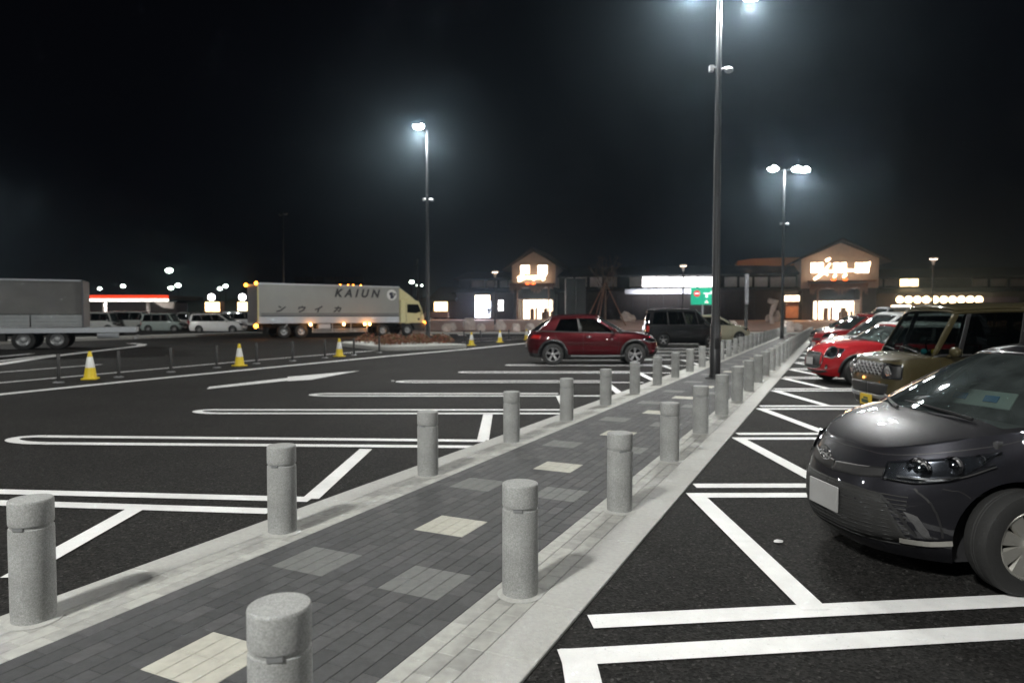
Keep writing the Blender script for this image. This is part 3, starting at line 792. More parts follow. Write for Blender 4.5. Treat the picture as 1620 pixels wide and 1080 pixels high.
    def handles(c, spots, mat=None):
        for x, z in spots:
            for s in (1, -1):
                p = c.snap((x, s * c.W / 2, z), .018); m = MB(); m.box(p, (.17, .022, .03)); m.box(p - Vector((0, s * .012, 0)), (.12, .02, .05))
                m.build('door_handle', mat or c.paint, c.root, bevel=.008)
    def plate(c, x, z, mat, txt=True, name='number_plate', y=0, face=1):
        m = MB(); m.box((x, y, z), (.012, .33, .165)); o = m.build(name, mat, c.root, bevel=.003)
        return o
    def wipers(c):
        for y0, y1 in ((.45, -.12), (-.1, -.62)):
            m = MB(); pts = []
            for k in range(7):
                y = y0 + (y1 - y0) * k / 6; g = c.P['gh']; p = min(.95, abs(y) / g['yb'])
                v = c.S_('f', p, p, .02 + .09 * math.sin(k / 6 * math.pi / 2), 1 if y >= 0 else -1, .03); pts.append(v)
            m.tube(pts, [.012, .011, .010, .009, .008, .007, .005], 6)
            m.build('wiper', M['black'], c.root, smooth=True)
def paint(name, col, metal=.0, rough=.55, coat=1.0, spec=.15):
    m = pm(name, col, rough, metal, coat, spec)
    t = m.node_tree; b = t.nodes['Principled BSDF']
    n = t.nodes.new('ShaderNodeTexNoise'); n.inputs['Scale'].default_value = 900; n.inputs['Detail'].default_value = 1
    tc = t.nodes.new('ShaderNodeTexCoord'); t.links.new(tc.outputs['Object'], n.inputs['Vector'])
    bp = t.nodes.new('ShaderNodeBump'); bp.inputs['Strength'].default_value = .12; bp.inputs['Distance'].default_value = .001
    t.links.new(n.outputs['Fac'], bp.inputs['Height']); t.links.new(bp.outputs[0], b.inputs['Normal'])
    return m
def arch_trim(c, w=.05, mat=None, ra=1.16):
    for x in (c.xf, c.xr):
        for s in (1, -1):
            m = MB(); wr = c.P['wr']; r0 = wr * ra - .012; rows = [[], []]
            for k in range(33):
                a = R(-6) + R(192) * k / 32; 
                for j, rr in enumerate((r0, r0 + w)):
                    px_, pz_ = x + rr * math.cos(a), wr + .01 + rr * math.sin(a)
                    h = c.bvh.ray_cast(Vector((px_, s * 3, max(.22, pz_))), Vector((0, -s, 0)))
                    yy = h[0].y if h[0] else s * c.W / 2
                    rows[j].append(Vector((px_, yy + s * .010, pz_)))
            m.grid(rows)
            o = m.build('wheel_arch_trim', mat or M['black'], c.root, smooth=True, angle=None); md = o.modifiers.new('s', 'SOLIDIFY'); md.thickness = .02; md.offset = 0
def mesh_grille(c, y0, y1, z0, z1, name='grille', nx=10, nz=4, mat=None, diag=False, x=None, off=.01):
    m = MB()
    def P_(y, z):
        h = c.bvh.ray_cast(Vector((5, y, z)), Vector((-1, 0, 0))); return (h[0] if h[0] else Vector((x or c.hx, y, z))) + Vector((off, 0, 0))
    if diag:
        for k in range(-nz, nx + nz):
            for sgn in (1, -1):
                pts = []
                for j in range(8):
                    z = z0 + (z1 - z0) * j / 7; y = y0 + (y1 - y0) * (k + .5 + sgn * (j / 7 - .5) * 2.2) / nx
                    if y0 <= y <= y1: pts.append(P_(y, z))
                if len(pts) > 1: m.tube(pts, .012, 5)
    else:
        for k in range(nz + 1):
            z = z0 + (z1 - z0) * k / nz; m.tube([P_(y0 + (y1 - y0) * j / 12, z) for j in range(13)], .007, 5)
        for k in range(nx + 1):
            y = y0 + (y1 - y0) * k / max(1, nx)
            if nx: m.tube([P_(y, z0 + (z1 - z0) * j / 3) for j in range(4)], .005, 5)
    return m.build(name, mat or M['black'], c.root, smooth=True)

def hatch_near(root):
    """small dark grey hatchback"""
    pt = paint('graphite_paint', (.022, .022, .027), .6, .40)
    P = dict(L=3.95, W=1.70, zs=.12, kick=.01, wb=2.51, fo=.75, wr=.300, wtw=.185, rim='h10', rimmat=M['cream_rim'], rr=.66, arch=1.13,
             edge_r=[(0, .98), (.3, 1.02), (.9, 1.0)], edge_f=[(0, .70), (.10, .735), (.30, .81), (.55, .88), (.8, .925), (1.2, .95), (2.0, .965)],
             prof_f=[(0, .12), (.12, .045), (.3, .005), (.5, 0), (.68, .025), (.85, .075), (1, .15)], prof_r=[(0, .1), (.3, 0), (.6, 0), (1, .10)],
             wid=[(0, .90), (.12, .955), (.3, .985), (.5, 1.0), (.7, .985), (.85, .965), (1, .915)], nf=2.8, nr=5, crown=.07,
             gh=dict(tub=(-1.75, 1.24), wb_c=1.40, wb_k=1.13, wt_c=.60, wt_k=.42, rb_c=-1.85, rb_k=-1.68, rt_c=-1.45, rt_k=-1.38, yb=.72, yt=.53,
                     zroof=[(-1.5, 1.36), (-.9, 1.405), (-.1, 1.41), (.60, 1.355)], pillars=[(0, .05, 0, .06, 0), (.14, .17, .02, .045, 2), (.50, .54, .43, .475, 2), (.82, 1, .80, 1, 0)], priv=.5, bulge=.025, wmat=M['glassw'], seatd=1.2))
    c = Car(P, pt, root); c.greenhouse(); c.mirrors(.46, .98)
    hx = c.hx
    # headlamps : swept back units
    U = [(1.83, .40, .715), (1.66, .60, .775), (1.50, .75, .83), (1.36, .80, .855)]
    Lw = [(1.90, .42, .62), (1.80, .60, .625), (1.62, .76, .675), (1.38, .82, .835)]
    hs = c.patch(U, Lw, 'headlight', pm('headlight_housing', (.25, .25, .27), .18, .9), .004, 22, 10, both=True)
    for h, s in zip(hs, (1, -1)):
        b = MB()
        for (x, y, z, r) in ((1.74, .56, .70, .068), (1.60, .69, .745, .055), (1.47, .77, .79, .03)):
            p = c.snap((x, y * s, z), .004); nrm = Vector((.75, .62 * s, .12)).normalized()
            q = nrm.to_track_quat('Z', 'Y').to_matrix(); k = MB(); k.lathe([(r, .016), (r * 1.05, .0), (r * .8, .010), (r * .45, .004), (r * .3, .012), (.001, .016)], 20, cap0=False)
            b.add([p + q @ Vector(v) for v in k.v], k.f)
        a = [c.snap((x, y * s, z), .012) for x, y, z in [(1.84, .50, .645), (1.74, .62, .65), (1.6, .73, .68), (1.4, .80, .76)]]
        b.tube(curve_pts(a, 14), .012, 6)
        b.build('reflector', M['bowl'], h, smooth=True)
        cv = c.patch([(x, y * s, z) for x, y, z in U], [(x, y * s, z) for x, y, z in Lw], 'lens', M['lens'], .022, 22, 10, depth=.003, parent=h)
    # upper grille slit with emblem, big lower grille, fog blades
    c.patch([(1.98, 0, .665), (1.93, .25, .675), (1.86, .42, .69)], [(1.99, 0, .59), (1.95, .25, .60), (1.88, .44, .63)], 'upper_grille', M['black'], .004, both=True)
    e = MB(); t = [2 * math.pi * k / 32 for k in range(33)]; x_ = hx - .005
    for a, b_, cy, cz in ((.062, .045, 0, 0), (.022, .04, 0, 0), (.045, .018, 0, .012)):
        e.tube([(x_ + .012 - abs(a * math.cos(q)) * .03, cy + a * math.cos(q), .685 + cz + b_ * math.sin(q)) for q in t], .005, 6, cap=False)
    e.build('emblem', M['chrome'], root, smooth=True)
    c.patch([(1.99, 0, .535), (1.96, .30, .535), (1.92, .45, .52)], [(1.92, 0, .20), (1.90, .34, .20), (1.82, .62, .195)], 'lower_grille', M['rubber'], .003, both=True)
    mesh_grille(c, -.52, .52, .215, .51, 'grille_bars', 0, 12, M['rubber'], off=-.002)
    c.seam([[(1.93, .455, .525), (1.86, .56, .40), (1.80, .645, .25)]], .018, 'grille_trim', M['black'], .010)
    c.patch([(1.86, .60, .42), (1.80, .66, .40)], [(1.78, .73, .22), (1.74, .76, .23)], 'fog_surround', M['pd3'], .006, 10, 6, both=True)
    c.seam([[(1.88, .58, .20), (1.78, .70, .195), (1.64, .80, .22)]], .034, 'bumper_blade', M['cream_rim'], .014)
    c.seam([[(1.83, .635, .60), (1.75, .72, .50), (1.72, .775, .36), (1.70, .79, .26)]], .012, 'bumper_crease', M['black'], .003)
    # bonnet edge, doors
    c.seam([[(1.86, 0, .745), (1.83, .30, .75), (1.76, .45, .77), (1.6, .58, .80), (1.3, .72, .87), (1.16, .77, .925)], [(1.72, .78, .62), (1.62, .83, .60), (1.56, .85, .56)],
            [(1.50, .85, .50), (1.54, .84, .40), (1.53, .84, .30)]], .006)
    c.seam([[(.86, .85, .93), (.82, .88, .7), (.78, .88, .45), (.70, .86, .24)], [(-.30, .85, .93), (-.31, .88, .6), (-.30, .86, .24)], [(-1.15, .85, .95), (-1.12, .88, .7), (-.90, .88, .5), (-.82, .87, .24)], [(.70, .86, .235), (-.3, .87, .235), (-.82, .86, .235)]])
    c.handles([(-.12, .80), (-1.0, .83)])
    c.plate(hx + .014, .405, M['plate']); c.wipers()
    c.patch([(-1.85, .60, 1.0), (-1.72, .79, 1.0)], [(-1.92, .58, .72), (-1.78, .83, .72)], 'tail_light', M['redlens'], .01, both=True)
    # things on the dash: folded sunshade with printed blue face shapes
    return c

def kei_box(root):
    pt = paint('khaki_paint', (.050, .041, .018), .15, .45)
    P = dict(L=3.40, W=1.48, drop=.30, zs=.20, wb=2.455, fo=.52, wr=.29, wtw=.165, rim='m8', arch=1.15,
             edge_r=[(0, 1.00), (.5, 1.0)], edge_f=[(0, .90), (.06, .935), (.2, .97), (.45, 1.0), (.8, 1.0), (1.5, 1.0)],
             prof_f=[(0, .07), (.15, .02), (.4, 0), (.6, .01), (.85, .03), (1, .07)], prof_r=[(0, .05), (.4, 0), (1, .02)],
             wid=[(0, .94), (.15, .98), (.4, 1.0), (.8, .99), (1, .96)], nf=6.5, nr=8, crown=.05,
             gh=dict(tub=(-1.6, 1.12), wb_c=1.22, wb_k=1.14, wt_c=.86, wt_k=.78, rb_c=-1.68, rb_k=-1.64, rt_c=-1.62, rt_k=-1.58, yb=.695, yt=.63,
                     zroof=[(-1.7, 1.70), (-1, 1.73), (0, 1.735), (.86, 1.70)], pillars=[(0, .015, 0, .03, 0), (.12, .145, .07, .095, 2), (.43, .46, .41, .44, 2), (.72, .75, .71, .74, 2), (.96, 1, .95, 1, 0)], priv=.3, bulge=.012, seatd=.95, apil=.05, wmat=M['glass']))
    c = Car(P, pt, root); c.greenhouse(); c.mirrors(.92, 1.02, .17)
    for s, h in zip((1, -1), c.patch([(1.66, .40, .90), (1.64, .60, .90), (1.57, .70, .90)], [(1.68, .40, .68), (1.65, .60, .68), (1.58, .71, .68)], 'headlight', M['black'], .006, both=True)):
        b = MB()
        b.tube([c.snap(p, .012) for p in curve_pts([(1.66, s * .41, .895), (1.65, s * .60, .895), (1.58, s * .70, .89), (1.58, s * .71, .79), (1.58, s * .70, .69), (1.65, s * .60, .685), (1.68, s * .41, .685), (1.68, s * .40, .79), (1.66, s * .41, .895)], 40)], .014, 6)
        b.build('bezel', M['bowl'], h, smooth=True)
        k = MB(); k.lathe([(.085, .0), (.08, .02), (.04, .012), (.001, .02)], 24, 0, 'X', c.snap((1.68, s * .52, .79), .01)); k.build('reflector', M['bowl'], h, smooth=True)
    c.patch([(1.66, 0, .90), (1.66, .38, .90)], [(1.69, 0, .72), (1.69, .38, .72)], 'upper_grille', M['black'], .003, both=True)
    mesh_grille(c, -.38, .38, .72, .895, 'grille_lattice', 7, 2, M['alloy'], True)
    c.patch([(1.7, 0, .60), (1.7, .38, .60), (1.66, .52, .60)], [(1.7, 0, .42), (1.7, .36, .42), (1.66, .48, .42)], 'lower_grille', M['black'], .004, both=True)
    c.patch([(1.7, 0, .42), (1.7, .3, .42), (1.62, .6, .46)], [(1.7, 0, .36), (1.7, .3, .36), (1.62, .62, .40)], 'bumper_bar', M['steel'], .010, both=True)
    c.patch([(1.7, 0, .355), (1.7, .42, .355)], [(1.68, 0, .235), (1.68, .5, .235)], 'air_intake', M['black'], .004, both=True)
    c.seam([[(1.60, 0, .925), (1.60, .5, .93), (1.5, .64, .96), (1.2, .68, .99)]])
    c.seam([[(1.05, .74, .98), (1.02, .75, .7), (.96, .74, .25)], [(.0, .74, .98), (0, .75, .5), (.0, .74, .25)], [(-1.1, .74, .98), (-1.02, .75, .6), (-.85, .74, .25)]])
    c.handles([(.15, .86), (-.12, .86)]); c.plate(c.hx + .012, .32, M['platey']); c.wipers(); arch_trim(c, .035, M['black'], 1.15)
    n = MB(); n.box((c.hx + .0185, 0, .345), (.002, .13, .028)); n.box((c.hx + .0185, -.02, .295), (.002, .2, .055)); n.build('plate_marking', M['platet'], root)
    d = MB(); rn = random.Random(3)
    cols = [pm('toy_cyan', (.05, .5, .6), .7), pm('toy_yellow', (.7, .5, .05), .7), pm('toy_pink', (.6, .2, .2), .7), pm('toy_white', (.6, .6, .55), .7)]
    for k in range(12):
        y = rn.uniform(-.55, .55); d.ball((1.0 + rn.uniform(-.06, .04), y, 1.06), rn.uniform(.04, .07), 10, 7, rn.randrange(4), .1, k)
    d.build('dashboard_toys', cols, root, smooth=True)
    return c

def mini_hatch(root):
    pt = paint('bright_red_paint', (.33, .008, .013), .05, .5); wt = paint('white_roof_paint', (.62, .64, .64))
    P = dict(L=3.85, W=1.73, zs=.17, wb=2.50, fo=.75, wr=.31, wtw=.2, rim='m8', arch=1.18, roofpaint=wt,
             edge_r=[(0, .93), (.5, .93)], edge_f=[(0, .72), (.08, .76), (.3, .84), (.7, .90), (1.1, .92), (1.8, .93)],
             prof_f=[(0, .13), (.15, .05), (.4, 0), (.6, .01), (.85, .06), (1, .15)], prof_r=[(0, .08), (.4, 0), (1, .1)],
             wid=[(0, .90), (.15, .96), (.4, 1.0), (.7, .99), (1, .93)], nf=3.2, nr=5, crown=.10,
             gh=dict(tub=(-1.7, .62), wb_c=.86, wb_k=.58, wt_c=.22, wt_k=.06, rb_c=-1.72, rb_k=-1.6, rt_c=-1.5, rt_k=-1.42, yb=.73, yt=.58, roofmat=1,
                     zroof=[(-1.5, 1.37), (-.6, 1.40), (.2, 1.38)], pillars=[(0, .03, 0, .04, 2), (.48, .52, .46, .5, 2), (.92, 1, .9, 1, 2)], priv=.9, bulge=.02, amat=2, railmat=1, seatd=1.1, seatm=M['seatb'], wmat=M['glassw']))
    c = Car(P, pt, root); c.greenhouse(); c.mirrors(.5, .94, .17, M['chrome'])
    for s, h in zip((1, -1), c.patch([(1.72, .42, .85), (1.58, .60, .86), (1.45, .72, .84)], [(1.86, .46, .64), (1.75, .66, .62), (1.6, .76, .65)], 'headlight', M['bowl'], .012, both=True)):
        k = MB(); p = c.snap((1.70, s * .60, .75), .03); q = Vector((.8, .5 * s, .25)).normalized().to_track_quat('Z', 'Y').to_matrix(); l = MB()
        l.lathe([(.15, -.02), (.15, .01), (.13, .018), (.12, .0), (.06, .01), (.001, .03)], 28); k.add([p + q @ Vector(v) for v in l.v], l.f); k.build('bezel', M['chrome'], h, smooth=True)
        f = MB(); f.lathe([(.06, 0), (.055, .02), (.001, .02)], 20, 0, 'X', c.snap((1.86, s * .60, .40), .004)); f.build('fog_lamp', M['chrome'], root, smooth=True)
    c.patch([(1.84, 0, .72), (1.84, .34, .71)], [(1.93, 0, .36), (1.90, .40, .38)], 'grille', M['black'], .006, both=True)
    g = MB(); g.tube([c.snap(p, .014) for p in curve_pts([(1.84, 0, .725), (1.82, .30, .72), (1.86, .46, .58), (1.9, .40, .40), (1.93, 0, .35), (1.9, -.40, .40), (1.86, -.46, .58), (1.82, -.3, .72), (1.84, 0, .725)], 50)], .014, 6); g.build('grille_rim', M['chrome'], root, smooth=True)
    c.patch([(1.9, 0, .30), (1.85, .5, .30)], [(1.88, 0, .23), (1.82, .6, .23)], 'air_intake', M['black'], .006, both=True)
    c.seam([[(.62, .85, .9), (.60, .87, .6), (.55, .86, .25)], [(-.6, .85, .9), (-.6, .87, .5), (-.5, .86, .25)]]); c.handles([(-.42, .78)], M['chrome'])
    c.plate(c.hx + .02, .52, M['plate'], y=.0); c.wipers(); arch_trim(c, .05, M['black'], 1.18)
    return c

def suv_red(root):
    pt = paint('dark_red_paint', (.055, .0015, .004), .4, .38)
    P = dict(L=4.30, W=1.77, zs=.22, wb=2.61, fo=.86, wr=.345, wtw=.215, rim='d5', arch=1.17, clad=True,
             edge_r=[(0, 1.05), (.25, 1.08), (.9, 1.05), (1.5, 1.03)], edge_f=[(0, .84), (.1, .87), (.35, .92), (.8, .98), (1.2, 1.0), (2.1, 1.02)],
             prof_f=[(0, .15), (.15, .06), (.4, 0), (.6, .01), (.85, .07), (1, .16)], prof_r=[(0, .13), (.3, .02), (.55, 0), (.8, .05), (1, .15)],
             wid=[(0, .90), (.15, .97), (.35, 1.0), (.5, .975), (.65, 1.0), (.8, .985), (1, .92)], nf=3.0, nr=4, crown=.06,
             gh=dict(tub=(-1.8, .85), wb_c=1.12, wb_k=.80, wt_c=.22, wt_k=.05, rb_c=-2.0, rb_k=-1.78, rt_c=-1.38, rt_k=-1.30, yb=.76, yt=.56, yb_r=.70, yt_r=.52,
                     zroof=[(-1.5, 1.50), (-.9, 1.555), (-.3, 1.575), (.22, 1.55)], pillars=[(0, .04, 0, .05, 0), (.46, .50, .40, .44, 2), (.80, 1, .82, 1, 0)], priv=.45, bulge=.025, seatm=M['seatb']))
    c = Car(P, pt, root); c.greenhouse(); c.mirrors(.62, 1.04); arch_trim(c, .085, M['black'], 1.17)
    for h in c.patch([(2.0, .36, .84), (1.80, .66, .87), (1.55, .80, .90)], [(2.06, .40, .74), (1.92, .68, .74), (1.66, .82, .78)], 'headlight', M['bowl'], .012, both=True): pass
    c.patch([(2.06, 0, .80), (2.0, .36, .81)], [(2.12, 0, .68), (2.05, .42, .70)], 'grille', M['black'], .008, both=True)
    c.patch([(2.1, 0, .55), (2.02, .5, .55)], [(2.05, 0, .34), (1.98, .56, .34)], 'lower_grille', M['black'], .006, both=True)
    c.patch([(-1.72, .82, .97), (-1.98, .62, .97)], [(-1.76, .86, .84), (-2.08, .60, .86)], 'tail_light', M['redlens'], .014, both=True)
    c.seam([[(.80, .85, 1.0), (.78, .88, .7), (.72, .86, .28)], [(-.35, .85, 1.0), (-.36, .88, .6), (-.35, .86, .28)], [(-1.28, .85, 1.02), (-1.15, .88, .75), (-.92, .88, .55), (-.84, .86, .28)]])
    c.seam([[(1.2, .85, .30), (0, .88, .285), (-.75, .86, .30)]], .05, 'sill_trim', M['steel'], .012)
    c.handles([(-.18, .90)], M['chrome']); c.plate(c.hx + .012, .50, M['plate']); c.wipers()
    c.plate(-c.hx - .012, .62, M['plate'])
    return c

def van(root, pt, L=4.6, W=1.70, H=1.84, priv=.3, edge=1.05, nose=.55, steep=.75, rim='m8', glassm=None, seatm=None, grille='bar'):
    hx = L / 2
    P = dict(L=L, W=W, zs=.18, wb=L * .605, fo=.88 if L > 4.2 else .7, wr=.32, wtw=.2, rim=rim, arch=1.15, seatm=seatm or M['seatc'],
             edge_r=[(0, edge), (.5, edge)], edge_f=[(0, edge - .24), (.08, edge - .19), (.3, edge - .11), (.7, edge - .03), (1.2, edge), (2.1, edge)],
             prof_f=[(0, .12), (.15, .05), (.4, 0), (.6, .01), (.85, .05), (1, .12)], prof_r=[(0, .05), (.4, 0), (1, .05)],
             wid=[(0, .92), (.15, .97), (.4, 1.0), (.8, .99), (1, .94)], nf=3.6, nr=6.5, crown=.06,
             gh=dict(tub=(-hx + .12, hx - nose - .22), wb_c=hx - nose + .05, wb_k=hx - nose - .25, wt_c=hx - nose - steep, wt_k=hx - nose - steep - .12, rb_c=-hx + .08, rb_k=-hx + .16, rt_c=-hx + .22, rt_k=-hx + .28, yb=W * .445, yt=W * .39,
                     zroof=[(-hx, H - .05), (-hx * .4, H), (hx * .2, H - .01), (hx, H - .06)], pillars=[(0, .02, 0, .02, 0), (.16, .18, .02, .04, 2), (.36, .385, .30, .325, 2), (.66, .685, .64, .665, 2), (.95, 1, .93, 1, 0)], priv=priv, bulge=.02, seatd=1.2))
    c = Car(P, pt, root); c.greenhouse(); c.mirrors(hx - nose - .5, edge, .18)
    c.patch([(hx - .1, .36, edge - .20), (hx - .3, W * .44, edge - .12)], [(hx - .05, .36, edge - .36), (hx - .22, W * .45, edge - .32)], 'headlight', M['bowl'], .012, both=True)
    c.patch([(hx, 0, edge - .27), (hx, .34, edge - .26)], [(hx, 0, edge - .42), (hx, .34, edge - .42)], 'grille', M['chrome'] if grille == 'chrome' else M['black'], .008, both=True)
    c.patch([(hx, 0, .40), (hx - .04, .55, .40)], [(hx, 0, .25), (hx - .04, .55, .25)], 'lower_grille', M['black'], .006, both=True)
    c.patch([(-hx, W * .36, edge + .02), (-hx + .12, W * .47, edge + .02)], [(-hx, W * .36, edge - .32), (-hx + .12, W * .49, edge - .32)], 'tail_light', M['redlens'], .012, both=True)
    c.seam([[(hx - 1.15, W / 2, edge - .04), (hx - 1.2, W / 2, .3)], [(.25, W / 2, edge - .04), (.25, W / 2, .3)], [(-hx * .48, W / 2, edge - .04), (-hx * .48, W / 2, .3)]])
    c.handles([(.38, edge - .16), (.08, edge - .16)]); c.plate(hx + .012, .45, M['plate']); c.plate(-hx - .012, .75, M['plate'])
    return c
def sedanish(root, pt, L=4.0, W=1.7, H=1.5, seatm=None, priv=.4):
    hx = L / 2; k = H / 1.5
    P = dict(L=L, W=W, zs=.17, wb=L * .63, fo=.80, wr=.31, wtw=.19, rim='s5', arch=1.15, seatm=seatm or M['seatb'],
             edge_r=[(0, .98 * k), (.3, 1.0 * k), (.9, .98 * k)], edge_f=[(0, .72 * k), (.1, .76 * k), (.35, .84 * k), (.9, .93 * k), (1.9, .96 * k)],
             prof_f=[(0, .15), (.15, .06), (.4, 0), (.6, .01), (.85, .07), (1, .15)], prof_r=[(0, .1), (.3, 0), (.6, 0), (1, .1)],
             wid=[(0, .90), (.15, .96), (.4, 1.0), (.7, .985), (1, .92)], nf=3.0, nr=5, crown=.07,
             gh=dict(tub=(-hx + .2, hx - 1.08), wb_c=hx - .82, wb_k=hx - 1.12, wt_c=hx - 1.75, wt_k=hx - 1.92, rb_c=-hx + .12, rb_k=-hx + .28, rt_c=-hx + .5, rt_k=-hx + .58, yb=W * .43, yt=W * .32,
                     zroof=[(-hx + .4, H - .06), (0, H - .02), (.5, H - .04)], pillars=[(0, .05, 0, .06, 0), (.48, .52, .42, .46, 2), (.84, 1, .82, 1, 0)], priv=priv, bulge=.025))
    c = Car(P, pt, root); c.greenhouse(); c.mirrors(hx - 1.35, .99 * k)
    c.patch([(hx - .2, .40, .80 * k), (hx - .6, W * .47, .88 * k)], [(hx - .08, .42, .66 * k), (hx - .35, W * .46, .70 * k)], 'headlight', M['bowl'], .012, both=True)
    c.patch([(hx, 0, .66 * k), (hx - .05, .38, .67 * k)], [(hx, 0, .56 * k), (hx - .05, .40, .57 * k)], 'grille', M['black'], .006, both=True)
    c.patch([(hx, 0, .42), (hx - .06, .55, .42)], [(hx - .05, 0, .25), (hx - .1, .55, .25)], 'lower_grille', M['black'], .006, both=True)
    c.patch([(-hx + .05, W * .35, .98 * k), (-hx + .2, W * .46, .98 * k)], [(-hx, W * .35, .75 * k), (-hx + .15, W * .48, .75 * k)], 'tail_light', M['redlens'], .012, both=True)
    c.seam([[(hx - 1.2, W / 2, .9), (hx - 1.25, W / 2, .27)], [(-.2, W / 2, .92), (-.2, W / 2, .27)], [(-hx * .55, W / 2, .92), (-hx * .42, W / 2, .27)]])
    c.handles([(-.03, .82 * k), (-hx * .5, .84 * k)]); c.plate(hx + .012, .46, M['plate'])
    return c
# ------------------------------------------------------------ lorries
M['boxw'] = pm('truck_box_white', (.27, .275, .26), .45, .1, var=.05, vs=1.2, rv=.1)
M['boxsk'] = pm('truck_skirt', (.50, .53, .57), .4, .3)
M['cab'] = paint('cab_cream_paint', (.66, .60, .33))
M['amb'] = em('amber_marker', (1.0, .32, .03), 14)
M['ambw'] = em('pale_side_lamp', (1.0, .62, .25), 12)
M['navy'] = pm('navy_stripe', (.012, .014, .035), .5)
M['grey_s'] = pm('grey_stripe', (.10, .10, .11), .5)
M['letter'] = pm('black_lettering', (.012, .012, .014), .5)
def text(parent, body, loc, size, mat, name='lettering', rot=(R(90), 0, 0), shear=0, extr=.004, sp=1.0, bold=.0, align='LEFT'):
    c = bpy.data.curves.new('t', 'FONT'); c.body = body; c.size = size; c.shear = shear; c.extrude = extr; c.space_character = sp; c.offset = bold; c.align_x = align
    o = bpy.data.objects.new('t', c); COL.objects.link(o); bpy.context.view_layer.update()
    me = bpy.data.meshes.new_from_object(o.evaluated_get(bpy.context.evaluated_depsgraph_get())); bpy.data.objects.remove(o)
    n = bpy.data.objects.new(name, me); COL.objects.link(n); n.location = loc; n.rotation_euler = rot; n.parent = parent
    me.materials.clear(); me.materials.append(mat)
    CHILD.setdefault(parent.name, []).append(n); return n
KANA = {'ka': [[(.05, .72), (.9, .72), (.82, .12), (.62, .2)], [(.48, 1.0), (.42, .5), (.08, .02)]], 'i': [[(.88, .98), (.5, .62), (.05, .42)], [(.55, .66), (.5, 0)]],
        'u': [[(.5, 1.0), (.5, .8)], [(.1, .5), (.1, .78), (.92, .78), (.78, .3), (.3, 0)]], 'n': [[(.1, .92), (.42, .74)], [(.02, .08), (.45, .2), (.98, .85)]]}
def kana(parent, k, x, z, s, y, mat):
    m = MB()
    for st in KANA[k]:
        for a, b_ in zip(st[:-1], st[1:]):
            f = lambda p: Vector((x + p[0] * s * 1.15 + p[1] * s * .30, y, z + p[1] * s * .9))
            A, B = f(a), f(b_); d = (B - A).normalized(); n = Vector((-d.z, 0, d.x)) * s * .105; A = A - d * s * .05; B = B + d * s * .05
            vs = [A + n, A - n, B - n, B + n]; vs += [v + Vector((0, .006, 0)) for v in vs]
            m.add(vs, [(0, 1, 2, 3), (7, 6, 5, 4), (0, 4, 5, 1), (1, 5, 6, 2), (2, 6, 7, 3), (3, 7, 4, 0)])
    return m.build('lettering', mat, parent)
